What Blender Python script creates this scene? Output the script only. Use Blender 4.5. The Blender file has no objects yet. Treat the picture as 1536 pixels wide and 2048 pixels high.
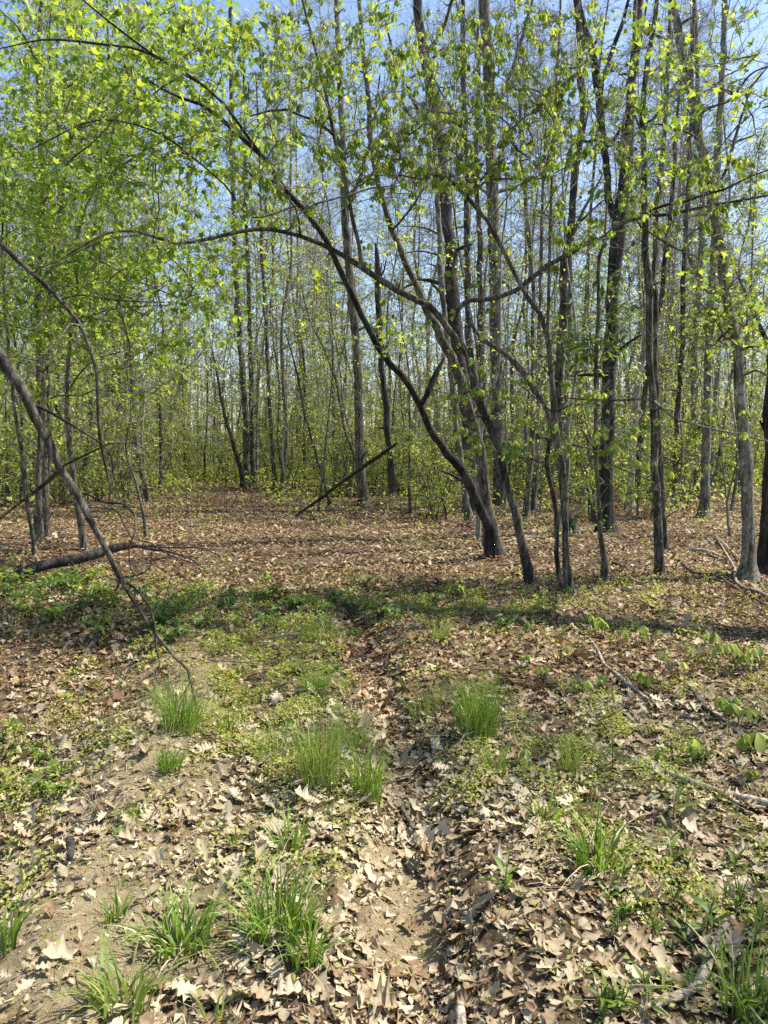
import bpy, math
import numpy as np
from mathutils import Vector
rng = np.random.default_rng(11)
C = bpy.context.scene.collection
PI = math.pi
# ------------------------------------------------------------------ camera model
F, UC, VC, VH, CH = 1490.0, 768.0, 1024.0, 890.0, 1.6
TH = math.atan((VC - VH) / F)
def ray(u, v):
    x, y = (u - UC) / F, (VC - v) / F
    return np.array([x, math.cos(TH) + y * math.sin(TH), -math.sin(TH) + y * math.cos(TH)])
def at(u, v, Y):                                   # world point seen at photo pixel (u, v), Y metres ahead
    d = ray(u, v); t = Y / d[1]
    return np.array([d[0] * t, Y, CH + d[2] * t])
def ground_at(u, v, z=0.0):
    d = ray(u, v); t = (z - CH) / d[2]
    return np.array([d[0] * t, d[1] * t, z])
def depth(v): return ground_at(UC, v)[1]
def gl(pts): return np.array([ground_at(u, v)[:2] for u, v in pts])

# ------------------------------------------------------------------ noise and terrain
class Waves:
    def __init__(s, seed, wl, n=14):
        r = np.random.default_rng(seed); a = r.uniform(0, 2 * PI, n); k = 2 * PI / (wl * r.uniform(.6, 1.7, n))
        s.kx, s.ky, s.p, s.n = k * np.cos(a), k * np.sin(a), r.uniform(0, 2 * PI, n), n
    def __call__(s, x, y):
        o = np.zeros(np.shape(x))
        for i in range(s.n): o += np.sin(s.kx[i] * x + s.ky[i] * y + s.p[i])
        return o / math.sqrt(s.n)
W_BIG, W_MID, W_SM, W_TINY, W_A, W_B, W_C = Waves(1, 14), Waves(2, 1.6), Waves(3, .45), Waves(4, .13), Waves(5, .7), Waves(6, 2.2), Waves(7, .3)
def seg_dist(x, y, poly):                          # distance to a polyline, signed offset (+ = right of its direction), position along
    best = np.full(np.shape(x), 1e9); side = np.zeros(np.shape(x)); along = np.zeros(np.shape(x))
    for i in range(len(poly) - 1):
        a, b = poly[i], poly[i + 1]; d = b - a; L2 = d @ d
        t = np.clip(((x - a[0]) * d[0] + (y - a[1]) * d[1]) / L2, 0, 1)
        dx, dy = x - a[0] - t * d[0], y - a[1] - t * d[1]; q = np.hypot(dx, dy)
        m = q < best
        best = np.where(m, q, best); side = np.where(m, np.sign(dx * d[1] - dy * d[0]), side); along = np.where(m, (i + t) / (len(poly) - 1), along)
    return best, side, along
RUT = gl([(885, 2130), (860, 2030), (845, 1900), (825, 1760), (818, 1620), (800, 1500), (775, 1400), (745, 1320), (725, 1270), (700, 1220)])
RIDGE = gl([(60, 2150), (110, 1890), (195, 1735), (255, 1610), (310, 1520), (350, 1430), (375, 1340), (385, 1270), (380, 1220)])
SOIL1 = gl([(765, 1665), (775, 1700), (785, 1760)]); SOIL2 = gl([(765, 1800), (790, 1860)]); SOIL3 = gl([(810, 1960), (800, 2010)])
SANDY = gl([(150, 2060), (260, 1850), (310, 1740)])
PATH = gl([(760, 1330), (690, 1180), (600, 1090), (500, 1030), (430, 995), (390, 965)])
def sstep(a, b, x):
    t = np.clip((x - a) / (b - a), 0, 1); return t * t * (3 - 2 * t)
def terr(x, y):
    x, y = np.asarray(x, float), np.asarray(y, float)
    near = 1 - sstep(9, 14, y)
    z = .05 * W_BIG(x, y) * sstep(6, 25, np.hypot(x, y)) + (.018 * W_MID(x, y) + .010 * W_SM(x, y)) * (1 - .5 * sstep(10, 40, y)) + .004 * W_TINY(x, y) * near
    d, s, _ = seg_dist(x, y, RUT)
    z -= .14 * np.exp(-(d / .18) ** 2) * near - .03 * np.exp(-((d - .36) / .2) ** 2) * near
    d, s, _ = seg_dist(x, y, RIDGE)
    z += .05 * np.exp(-(d / .22) ** 2) * near * (1 - sstep(5.5, 7.5, y))
    hollow = (s < 0) * sstep(.03, .75, d) * (1 - sstep(1.6, 3.6, d)) * (1 - sstep(4.6, 7, y))
    z -= .2 * hollow
    z += .35 * sstep(20, 60, y) * sstep(0, 40, x + 5)
    return z
def masks(x, y):                                   # bare soil and green cover, as they lie on the ground
    near = 1 - sstep(7.5, 11, y)
    dr, sr, _ = seg_dist(x, y, RIDGE); n = W_A(x, y) * .12 + W_C(x, y) * .05
    soil = .9 * (1 - sstep(.02, .26, dr + 1.5 * n - .05 * (sr > 0))) * (1 - sstep(4.8, 7, y))
    for p, w in ((SOIL1, .10), (SOIL2, .10), (SOIL3, .05)):
        d, _, _ = seg_dist(x, y, p); soil = np.maximum(soil, 1 - sstep(w * .7, w * 1.25, d + n * .3))
    d, _, _ = seg_dist(x, y, SANDY); soil = np.maximum(soil, .62 * (1 - sstep(.05, .45, d + 2 * n)))
    dru, sru, _ = seg_dist(x, y, RUT)
    g = .55 * sstep(-.1, 1.1, W_B(x, y) + .5 * W_A(x, y)) * near
    mid = np.exp(-((x + .55) / .75) ** 2 - ((y - 4.6) / 1.3) ** 2) + .8 * np.exp(-((x - 1.0) / .6) ** 2 - ((y - 3.7) / .7) ** 2) + .9 * np.exp(-((x - 1.45) / .6) ** 2 - ((y - 2.35) / .7) ** 2) \
        + .6 * np.exp(-((x + .2) / 3) ** 2 - ((y - 7.2) / 1.1) ** 2) + .7 * np.exp(-((x + .9) / .5) ** 2 - ((y - 5.6) / .9) ** 2) + .7 * np.exp(-((x + 2.1) / .5) ** 2 - ((y - 3.6) / .7) ** 2)
    g = np.clip(g * .7 + mid * (1.0 + .4 * W_A(x, y)), 0, 1) * sstep(.06, .3, dru)
    return np.clip(soil, 0, 1), g

# ------------------------------------------------------------------ mesh building
class Geo:
    def __init__(s): s.v, s.f, s.t, s.n = [], [], [], 0
    def add(s, v, f, mat=0, tint=None):
        v = np.asarray(v, np.float32).reshape(-1, 3); f = np.asarray(f, np.int32)
        s.v.append(v); s.f.append((f + s.n, mat)); s.n += len(v)
        s.t.append(np.full(len(v), .5, np.float32) if tint is None else np.asarray(tint, np.float32))
    def build(s, name, mats, parent=None, off=(0, 0, 0), smooth=True, attrs=None):
        me = bpy.data.meshes.new(name)
        V = np.concatenate(s.v) - np.asarray(off, np.float32)
        me.vertices.add(len(V)); me.vertices.foreach_set('co', V.ravel())
        nl = sum(f.size for f, _ in s.f); npoly = sum(len(f) for f, _ in s.f)
        me.loops.add(nl); me.polygons.add(npoly)
        me.loops.foreach_set('vertex_index', np.concatenate([f.ravel() for f, _ in s.f]))
        tot = np.concatenate([np.full(len(f), f.shape[1], np.int32) for f, _ in s.f])
        me.polygons.foreach_set('loop_start', np.concatenate([[0], np.cumsum(tot)[:-1]]).astype(np.int32))
        me.polygons.foreach_set('material_index', np.concatenate([np.full(len(f), m, np.int32) for f, m in s.f]))
        me.polygons.foreach_set('use_smooth', np.full(npoly, smooth))
        for m in mats: me.materials.append(m)
        a = me.attributes.new('tint', 'FLOAT', 'POINT'); a.data.foreach_set('value', np.concatenate(s.t))
        for k, val in (attrs or {}).items():
            a = me.attributes.new(k, 'FLOAT', 'POINT'); a.data.foreach_set('value', np.asarray(val, np.float32))
        me.update(calc_edges=True)
        o = bpy.data.objects.new(name, me); C.objects.link(o)
        if parent: o.parent = parent
        return o
    def tube(s, P, R, n=8, mat=0, rough=0., tint=None, cap=True, oval=None):
        P = np.asarray(P, float); R = np.asarray(R, float); K = len(P)
        T = np.gradient(P, axis=0); T /= np.linalg.norm(T, axis=1)[:, None] + 1e-9
        ref = np.array([0, 1, 0.]) if abs(T[0][1]) < .8 else np.array([1, 0, 0.])
        U = np.empty_like(P); u = ref
        for i in range(K):
            u = u - T[i] * (u @ T[i]); u = u / (np.linalg.norm(u) + 1e-9); U[i] = u
        W = np.cross(T, U); a = np.arange(n) * 2 * PI / n
        rad = np.repeat(R[:, None], n, 1)
        if rough:
            q = rng.normal(0, 1, (K, n)); q = (q + np.roll(q, 1, 0) + np.roll(q, -1, 0)) / 1.7
            lob = sum(np.cos((k + 2) * a[None] + rng.uniform(0, 6) + np.linspace(0, rng.uniform(-2, 2), K)[:, None]) for k in range(3)) / 3
            rad = rad * (1 + rough * (.5 * q + lob))
        V = P[:, None] + (np.cos(a)[None, :, None] * U[:, None] + np.sin(a)[None, :, None] * W[:, None]) * rad[..., None]
        i = np.arange(K - 1)[:, None] * n; j = np.arange(n)[None]; k = (j + 1) % n
        fs = np.stack([i + j, i + k, i + n + k, i + n + j], -1).reshape(-1, 4)
        s.add(V.reshape(-1, 3), fs, mat, None if tint is None else np.full(K * n, tint))
        if cap:
            for e in (0, K - 1):
                b = V[e]; c = P[e]
                fa = np.array([[x, (x + 1) % n, n] for x in range(n)])
                s.add(np.vstack([b, c]), fa if e else fa[:, ::-1], mat)
    def spikes(s, A, B, r, mat=0):                   # many single tapered twigs
        A, B = np.asarray(A), np.asarray(B); N = len(A)
        if not N: return
        d = B - A; d = d / (np.linalg.norm(d, axis=1)[:, None] + 1e-9)
        h = np.where(np.abs(d[:, 2:3]) < .8, np.array([[0, 0, 1.]]), np.array([[1., 0, 0]]))
        u = np.cross(d, h); u /= np.linalg.norm(u, axis=1)[:, None] + 1e-9; w = np.cross(d, u)
        r = np.broadcast_to(np.asarray(r, float), (N,))[:, None]
        V = np.stack([A + u * r, A + (-.5 * u + .87 * w) * r, A + (-.5 * u - .87 * w) * r, B], 1)
        o = np.arange(N)[:, None] * 4
        s.add(V.reshape(-1, 3), np.concatenate([o + [[0, 1, 3]], o + [[1, 2, 3]], o + [[2, 0, 3]]]), mat)
    def leaves(s, tpl, P, D, Nn, size, mat=0, tint=None, curl=None, bend=None, wrinkle=0):
        """one leaf per row of P: template along +Y, blade direction D, normal Nn"""
        tv, tf = tpl; P = np.asarray(P, float); N = len(P)
        if not N: return
        D = D / (np.linalg.norm(D, axis=1)[:, None] + 1e-9)
        Nn = Nn - D * np.sum(D * Nn, 1)[:, None]; Nn = Nn / (np.linalg.norm(Nn, axis=1)[:, None] + 1e-9)
        X = np.cross(D, Nn); size = np.broadcast_to(np.asarray(size, float), (N,))
        c = rng.normal(.25, .5, N) if curl is None else curl; b = rng.normal(-.2, .35, N) if bend is None else bend
        z = tv[None, :, 2] + c[:, None] * np.abs(tv[None, :, 0]) ** 1.5 * 1.6 + b[:, None] * tv[None, :, 1] ** 2
        V = P[:, None] + (X[:, None] * tv[None, :, 0:1] + D[:, None] * tv[None, :, 1:2] + Nn[:, None] * z[..., None]) * size[:, None, None]
        f = tf[None] + (np.arange(N) * len(tv))[:, None, None]
        tint = rng.uniform(0, 1, N) if tint is None else np.broadcast_to(tint, (N,))
        vein = .13 * (np.abs(tv[:, 0]) < 1e-6) - .05 * (np.abs(tv[:, 0]) > .2)
        if wrinkle: V = V + rng.normal(0, 1, V.shape) * (wrinkle * size)[:, None, None] * [.4, .4, 1]
        s.add(V.reshape(-1, 3), f.reshape(-1, tf.shape[1]), mat, (np.asarray(tint)[:, None] + vein[None]).ravel())

def strip_leaf(ts, ws, asym=0, seed=0):             # a leaf from half-widths at stations along its midrib
    r = np.random.default_rng(seed); v = []; f = []
    for t, w in zip(ts, ws):
        l, q = w * (1 + asym * r.normal()), w * (1 + asym * r.normal()); sh = .04 * (w > .1)
        v += [(-l, t + sh, .25 * l * .3), (0, t, 0), (q, t + sh, .25 * q * .3)]
    for i in range(len(ts) - 1):
        a = 3 * i; f += [(a, a + 1, a + 4, a + 3), (a + 1, a + 2, a + 5, a + 4)]
    return np.array(v, float), np.array(f, np.int32)
def oak(n, lobes, k, seed):
    t = np.linspace(0, 1, n); env = np.sin(PI * np.clip(t * .93 + .03, 0, 1)) ** .8 * (.6 + .5 * t); lob = .5 + .5 * np.cos(2 * PI * lobes * (t - .16)); r = np.random.default_rng(seed)
    w = k * .42 * env * (.30 + .70 * lob ** .7) * (t > .1) + .008; w[-1] = .03
    return strip_leaf(t, w, .10, seed)
OAK = [oak(17, 4, 1, 1), oak(17, 3.5, 1.15, 2), oak(15, 3, .85, 3), oak(17, 4, 1.3, 4)]
OAK2 = [oak(9, 2.4, 1.1, 5), oak(8, 2, 1.3, 6)]
BEECH = [strip_leaf(np.array([0, .15, .35, .6, .85, 1.]), np.array([.01, .12, .24, .26, .13, .0]), .1, 9)]
CHIP = [strip_leaf(np.array([0, .5, 1.]), np.array([.05, .3, .04]), .3, 7), strip_leaf(np.array([0, .35, 1.]), np.array([.1, .33, .1]), .3, 8)]
LEAFLET = strip_leaf(np.array([0, .2, .45, .7, .88, 1.]), np.array([.012, .09, .19, .23, .14, .0]))
OVATE = strip_leaf(np.array([0, .25, .6, 1.]), np.array([.02, .24, .22, .0]))
LANCE = strip_leaf(np.array([0, .2, .5, .8, 1.]), np.array([.02, .10, .12, .07, 0]))
DIAM = (np.array([(0, 0, 0), (.32, .5, .06), (0, 1, 0), (-.32, .5, .06)], float), np.array([(0, 1, 2, 3)], np.int32))
def fan_leaf(ang, rad):                             # palmate leaf: petiole at the origin
    a = np.radians(ang); v = [(0, .25, 0)] + [(math.sin(x) * r, .25 + math.cos(x) * r, .10 * abs(math.sin(x)) * r) for x, r in zip(a, rad)]
    n = len(ang); f = [(0, i + 1, i + 2) for i in range(n - 1)] + [(0, n, 1)]
    return np.array(v, float), np.array(f, np.int32)
MAPLE = fan_leaf([-180, -140, -110, -78, -58, -40, -20, 0, 20, 40, 58, 78, 110, 140], [.12, .28, .42, .30, .62, .36, .40, .78, .40, .36, .62, .30, .42, .28])
MAPLE3 = fan_leaf([-180, -120, -65, -30, 0, 30, 65, 120], [.12, .32, .6, .36, .75, .36, .6, .32])

# ------------------------------------------------------------------ materials
def nodes(name):
    m = bpy.data.materials.new(name); m.use_nodes = True; nt = m.node_tree; nt.nodes.clear()
    def N(t, **k):
        n = nt.nodes.new(t)
        for a, b in k.items():
            if a[0] == '_': n.inputs[a[1:].replace('_', ' ')].default_value = b
            else: setattr(n, a, b)
        return n
    L = nt.links.new; out = N('ShaderNodeOutputMaterial')
    return m, N, L, out
def ramp(N, L, fac, stops):
    r = N('ShaderNodeValToRGB'); e = r.color_ramp.elements
    while len(e) < len(stops): e.new(.5)
    for q, (p, c) in zip(e, stops): q.position = p; q.color = (*c, 1)
    L(fac, r.inputs[0]); return r.outputs[0]
def leaf_mat(name, stops, trans=.45, tmul=(1.36, 1.3, .58), rough=.5, spec=.35, scale=40, nz=.35):
    m, N, L, out = nodes(name)
    at_ = N('ShaderNodeAttribute', attribute_name='tint'); tc = N('ShaderNodeTexCoord')
    no = N('ShaderNodeTexNoise', _Scale=scale, _Detail=2.0); L(tc.outputs['Object'], no.inputs['Vector'])
    ad = N('ShaderNodeMath', operation='MULTIPLY_ADD'); L(no.outputs['Fac'], ad.inputs[0]); ad.inputs[1].default_value = nz; L(at_.outputs['Fac'], ad.inputs[2])
    su = N('ShaderNodeMath', operation='SUBTRACT', use_clamp=True); L(ad.outputs[0], su.inputs[0]); su.inputs[1].default_value = nz / 2
    col = ramp(N, L, su.outputs[0], stops)
    b = N('ShaderNodeBsdfPrincipled', _Roughness=rough); b.inputs['Specular IOR Level'].default_value = spec; L(col, b.inputs['Base Color'])
    if trans:
        mu = N('ShaderNodeMix', data_type='RGBA', blend_type='MULTIPLY'); mu.inputs[0].default_value = 1; L(col, mu.inputs[6]); mu.inputs[7].default_value = (*tmul, 1)
        t = N('ShaderNodeBsdfTranslucent'); L(mu.outputs[2], t.inputs[0])
        mx = N('ShaderNodeMixShader'); mx.inputs[0].default_value = trans; L(b.outputs[0], mx.inputs[1]); L(t.outputs[0], mx.inputs[2]); L(mx.outputs[0], out.inputs[0])
    else: L(b.outputs[0], out.inputs[0])
    return m
def bark_mat(name, dark, mid, light, zs=.12, sc=28, lichen=None):
    m, N, L, out = nodes(name)
    tc = N('ShaderNodeTexCoord'); mp = N('ShaderNodeMapping'); mp.inputs['Scale'].default_value = (1, 1, zs); L(tc.outputs['Object'], mp.inputs[0])
    n1 = N('ShaderNodeTexNoise', _Scale=sc, _Detail=6.0, _Roughness=.65); L(mp.outputs[0], n1.inputs['Vector'])
    n2 = N('ShaderNodeTexNoise', _Scale=3.5, _Detail=4.0); L(tc.outputs['Object'], n2.inputs['Vector'])
    oi = N('ShaderNodeObjectInfo'); mp2 = N('ShaderNodeMapping'); mp2.inputs['Scale'].default_value = (1, 1, max(zs, .25)); L(tc.outputs['Object'], mp2.inputs[0])
    vo = N('ShaderNodeTexVoronoi', feature='DISTANCE_TO_EDGE', _Scale=sc * 1.2); L(mp2.outputs[0], vo.inputs['Vector']); ck = ramp(N, L, vo.outputs['Distance'], [(.0, (.38, .38, .38)), (.16, (1, 1, 1))])
    a = N('ShaderNodeMath', operation='MULTIPLY_ADD'); L(n2.outputs['Fac'], a.inputs[0]); a.inputs[1].default_value = .6; L(n1.outputs['Fac'], a.inputs[2])
    a2 = N('ShaderNodeMath', operation='MULTIPLY_ADD'); L(oi.outputs['Random'], a2.inputs[0]); a2.inputs[1].default_value = .16; L(a.outputs[0], a2.inputs[2])
    a3 = N('ShaderNodeMath', operation='SUBTRACT'); L(a2.outputs[0], a3.inputs[0]); a3.inputs[1].default_value = .36
    col = ramp(N, L, a3.outputs[0], [(.30, dark), (.47, mid), (.66, light)])
    if lichen:
        n3 = N('ShaderNodeTexNoise', _Scale=5.5, _Detail=5.0, _Roughness=.7); L(tc.outputs['Object'], n3.inputs['Vector'])
        fac = ramp(N, L, n3.outputs['Fac'], [(.56, (0, 0, 0)), (.66, (.7, .7, .7))])
        mx = N('ShaderNodeMix', data_type='RGBA'); L(fac, mx.inputs[0]); L(col, mx.inputs[6]); mx.inputs[7].default_value = (*lichen, 1); col = mx.outputs[2]
    cm = N('ShaderNodeMix', data_type='RGBA', blend_type='MULTIPLY'); cm.inputs[0].default_value = 1; L(col, cm.inputs[6]); L(ck, cm.inputs[7]); col = cm.outputs[2]
    b = N('ShaderNodeBsdfPrincipled', _Roughness=.9); b.inputs['Specular IOR Level'].default_value = .2; L(col, b.inputs['Base Color'])
    bu = N('ShaderNodeBump', _Strength=1.0, _Distance=.03); L(n1.outputs['Fac'], bu.inputs['Height']); L(bu.outputs[0], b.inputs['Normal'])
    L(b.outputs[0], out.inputs[0]); return m
M = {}
M['maple'] = leaf_mat('maple_leaf', [(0, (.09, .17, .025)), (.5, (.22, .34, .045)), (1, (.42, .52, .085))], .54, scale=3)
M['fresh'] = leaf_mat('fresh_leaf', [(0, (.09, .16, .03)), (.5, (.23, .33, .055)), (1, (.44, .52, .11))], .54, scale=3)
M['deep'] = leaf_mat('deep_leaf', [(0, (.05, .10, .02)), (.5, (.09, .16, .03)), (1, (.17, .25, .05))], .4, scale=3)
M['under'] = leaf_mat('understory_leaf', [(0, (.12, .19, .035)), (.5, (.27, .335, .085)), (1, (.47, .51, .16))], .55, scale=2)
M['bud'] = leaf_mat('bud_leaf', [(0, (.17, .20, .07)), (.5, (.24, .28, .09)), (1, (.33, .33, .14))], .45, scale=2)
M['grass'] = leaf_mat('grass_blade', [(0, (.08, .15, .022)), (.5, (.15, .26, .035)), (1, (.26, .36, .06))], .35, scale=8)
M['palegrass'] = leaf_mat('pale_grass_blade', [(0, (.14, .21, .04)), (.5, (.22, .30, .06)), (1, (.34, .36, .12))], .3, scale=8)
M['cover'] = leaf_mat('cover_leaf', [(0, (.15, .20, .03)), (.5, (.29, .34, .055)), (1, (.45, .46, .11))], .4, scale=6)
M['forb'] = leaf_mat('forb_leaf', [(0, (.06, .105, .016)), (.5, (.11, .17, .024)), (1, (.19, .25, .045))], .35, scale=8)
M['litter'] = leaf_mat('dry_leaf', [(0, (.075, .045, .024)), (.25, (.19, .115, .058)), (.5, (.30, .23, .135)), (.75, (.40, .325, .205)), (1, (.49, .42, .285))], .12, (1.1, .9, .6), .65, .25, 55, .7)
M['rlitter'] = leaf_mat('russet_leaf', [(0, (.06, .03, .015)), (.3, (.145, .078, .036)), (.65, (.26, .158, .078)), (1, (.43, .31, .175))], .12, (1.1, .8, .6), .6, .3, 12)
M['straw'] = leaf_mat('dry_straw', [(0, (.22, .16, .09)), (.5, (.36, .29, .18)), (1, (.5, .43, .30))], 0, rough=.7)
M['bark'] = bark_mat('brown_bark', (.018, .015, .011), (.07, .061, .045), (.21, .185, .14))
M['greybark'] = bark_mat('grey_bark', (.026, .023, .018), (.092, .082, .062), (.28, .255, .20), lichen=(.42, .41, .36))
M['darkbark'] = bark_mat('dark_bark', (.012, .010, .009), (.035, .030, .026), (.085, .075, .065), zs=.08, sc=22)
M['twig'] = bark_mat('twig_bark', (.06, .054, .042), (.18, .16, .125), (.34, .31, .25), zs=1, sc=9)
M['dead'] = bark_mat('dead_wood', (.016, .014, .010), (.055, .048, .035), (.19, .17, .13), zs=.3, sc=20)
M['palebark'] = bark_mat('pale_bark', (.045, .042, .033), (.155, .145, .115), (.37, .345, .285))
M['pale'] = bark_mat('bleached_wood', (.2, .16, .11), (.38, .32, .24), (.55, .48, .38), zs=.3, sc=20)

def ground_mat():
    m, N, L, out = nodes('forest_floor')
    tc = N('ShaderNodeTexCoord'); P = tc.outputs['Object']
    so = N('ShaderNodeAttribute', attribute_name='soil'); gr = N('ShaderNodeAttribute', attribute_name='green')
    n1 = N('ShaderNodeTexNoise', _Scale=18.0, _Detail=8.0, _Roughness=.7); L(P, n1.inputs['Vector'])
    n2 = N('ShaderNodeTexNoise', _Scale=1.3, _Detail=5.0); L(P, n2.inputs['Vector'])
    wp = N('ShaderNodeTexNoise', _Scale=26.0, _Detail=4.0); L(P, wp.inputs['Vector']); wa = N('ShaderNodeVectorMath', operation='MULTIPLY_ADD'); L(wp.outputs['Color'], wa.inputs[0]); wa.inputs[1].default_value = (.07, .07, .07); L(P, wa.inputs[2])
    vo = N('ShaderNodeTexVoronoi', _Scale=34.0, _Randomness=1.0); L(wa.outputs[0], vo.inputs['Vector'])
    vs = N('ShaderNodeSeparateColor'); L(vo.outputs['Color'], vs.inputs[0])
    lit = ramp(N, L, vs.outputs[0], [(0, (.035, .024, .014)), (.35, (.12, .08, .045)), (.7, (.24, .17, .095)), (1, (.38, .29, .175))])
    dirt = ramp(N, L, n1.outputs['Fac'], [(.3, (.045, .032, .02)), (.55, (.11, .08, .05)), (.75, (.22, .165, .10))])
    soil = ramp(N, L, n1.outputs['Fac'], [(.28, (.27, .21, .115)), (.5, (.42, .335, .19)), (.72, (.54, .445, .28))])
    green = ramp(N, L, n1.outputs['Fac'], [(.3, (.06, .075, .022)), (.55, (.15, .17, .045)), (.75, (.28, .28, .10))])
    def mix(f, a, b):
        x = N('ShaderNodeMix', data_type='RGBA'); L(f, x.inputs[0]); L(a, x.inputs[6]); L(b, x.inputs[7]); return x.outputs[2]
    f0 = ramp(N, L, n2.outputs['Fac'], [(.35, (.25, .25, .25)), (.65, (.95, .95, .95))])
    col = mix(f0, dirt, lit)
    gm = N('ShaderNodeMath', operation='MULTIPLY'); L(gr.outputs['Fac'], gm.inputs[0])
    gf = ramp(N, L, n1.outputs['Fac'], [(.4, (0, 0, 0)), (.6, (.95, .95, .95))]); L(gf, gm.inputs[1])
    col = mix(gm.outputs[0], col, green); col = mix(so.outputs['Fac'], col, soil)
    b = N('ShaderNodeBsdfPrincipled', _Roughness=.95); b.inputs['Specular IOR Level'].default_value = .15; L(col, b.inputs['Base Color'])
    n4 = N('ShaderNodeTexNoise', _Scale=150.0, _Detail=3.0, _Roughness=.8); L(P, n4.inputs['Vector']); gr4 = ramp(N, L, n4.outputs['Fac'], [(.34, (.45, .43, .40)), (.5, (.95, .95, .95)), (.68, (1.0, 1.0, 1.0))])
    gm4 = N('ShaderNodeMix', data_type='RGBA', blend_type='MULTIPLY'); gm4.inputs[0].default_value = 1; L(col, gm4.inputs[6]); L(gr4, gm4.inputs[7]); L(gm4.outputs[2], b.inputs['Base Color'])
    ad = N('ShaderNodeMath', operation='ADD'); L(n4.outputs['Fac'], ad.inputs[0]); L(vs.outputs[1], ad.inputs[1])
    ad2 = N('ShaderNodeMath', operation='MULTIPLY_ADD'); L(n1.outputs['Fac'], ad2.inputs[0]); ad2.inputs[1].default_value = 1.5; L(n4.outputs['Fac'], ad2.inputs[2])
    bu = N('ShaderNodeBump', _Strength=.9, _Distance=.02); L(ad2.outputs[0], bu.inputs['Height']); L(bu.outputs[0], b.inputs['Normal'])
    L(b.outputs[0], out.inputs[0]); return m
M['ground'] = ground_mat()

# ------------------------------------------------------------------ tagging
def tag(o, label, cat, group=None, kind=None):
    o['label'] = label; o['category'] = cat
    if group: o['group'] = group
    if kind: o['kind'] = kind
    return o
def thing(name, loc, label, cat, group=None):
    o = bpy.data.objects.new(name, None); C.objects.link(o); o.location = loc; o.empty_display_size = .2
    return tag(o, label, cat, group)
def copy_thing(root, loc, rz, sc, label, group, tilt=(0, 0)):
    r = root.copy(); C.objects.link(r); r.location = loc; r.rotation_euler = (tilt[0], tilt[1], rz); r.scale = (sc, sc, sc)
    r['label'] = label; r['group'] = group
    for ch in list(root.children):
        c = ch.copy(); C.objects.link(c); c.parent = r
    return r

# ------------------------------------------------------------------ tree growing
def smooth(P, step):
    """Catmull-Rom through the traced points (x, y, z, r), resampled"""
    P = np.asarray(P, float); Q = np.vstack([2 * P[0] - P[1], P, 2 * P[-1] - P[-2]]); out = []
    for i in range(1, len(Q) - 2):
        n = max(1, int(np.linalg.norm(Q[i + 1, :3] - Q[i, :3]) / step))
        for t in np.arange(n) / n:
            a, b, c, d = Q[i - 1], Q[i], Q[i + 1], Q[i + 2]
            out.append(.5 * (2 * b + (c - a) * t + (2 * a - 5 * b + 4 * c - d) * t * t + (3 * b - a - 3 * c + d) * t ** 3))
    out.append(P[-1]); out = np.array(out); out[:, 3] = np.maximum(out[:, 3], .0015); return out
class Skel:
    def __init__(s, cap=60000): s.p = np.zeros((cap, 3)); s.r = np.zeros(cap); s.par = np.full(cap, -1); s.n = 0; s.chains = []; s.tips = []
    def add(s, p, r, par): s.p[s.n] = p; s.r[s.n] = r; s.par[s.n] = par; s.n += 1; return s.n - 1
    def line(s, Q):
        par = -1
        if s.n: par = int(np.argmin(np.sum((s.p[:s.n] - Q[0, :3]) ** 2, 1)))
        for q in Q: par = s.add(q[:3], q[3], par)
    def grow(s, A, step=.15, up=1.2, rtip=.0022, wig=.10, power=.45, rmax=.03):
        n0 = s.n
        if not len(A): return
        A = np.asarray(A, float)
        d0 = np.array([np.min(np.sum((s.p[:n0] - a) ** 2, 1)) for a in A]); A = A[np.argsort(d0)]
        for a in A:
            if s.n > len(s.p) - 200: break
            d = a - s.p[:s.n]; h = np.hypot(d[:, 0], d[:, 1]); dist = np.sqrt(h * h + d[:, 2] ** 2)
            i = int(np.argmin(dist + up * np.maximum(0, -d[:, 2] + .25 * h) + .02 / (dist + .05)))
            b = s.p[i]; L = dist[i]; n = max(2, int(L / step)); mid = (a + b) / 2 + rng.normal(0, wig * L, 3) + np.array([0, 0, .08 * L])
            ch = [i]; par = i
            for t in (np.arange(n) + 1) / n:
                q = (1 - t) ** 2 * b + 2 * t * (1 - t) * mid + t * t * a + (rng.normal(0, .10 * step, 3) if t < 1 else 0)
                par = s.add(q, 0, par); ch.append(par)
            s.chains.append(ch); s.tips.append((par, ch))
        cnt = np.zeros(s.n); 
        for par, _ in s.tips: cnt[par] = 1
        for k in range(s.n - 1, n0 - 1, -1):
            if s.par[k] >= 0: cnt[s.par[k]] += cnt[k]
        s.r[n0:s.n] = np.minimum(rtip * np.maximum(cnt[n0:], 1) ** power, rmax)
    def twig_mesh(s, g, mat, keep=1):
        for ch in s.chains:
            P = s.p[ch]; R = s.r[ch].copy(); R[0] = min(R[1] * 1.1, max(s.r[ch[0]], .001)); R[-1] *= .5
            if R[1] < .004 and len(ch) > 3: 
                k = sorted(set(list(range(0, len(ch), 2)) + [len(ch) - 1])); P, R = P[k], R[k]
            g.tube(P, R, 3 if R[0] < .006 else 5, mat, cap=False)
def unit(n): 
    v = rng.normal(0, 1, (n, 3)); return v / np.linalg.norm(v, axis=1)[:, None]
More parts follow.
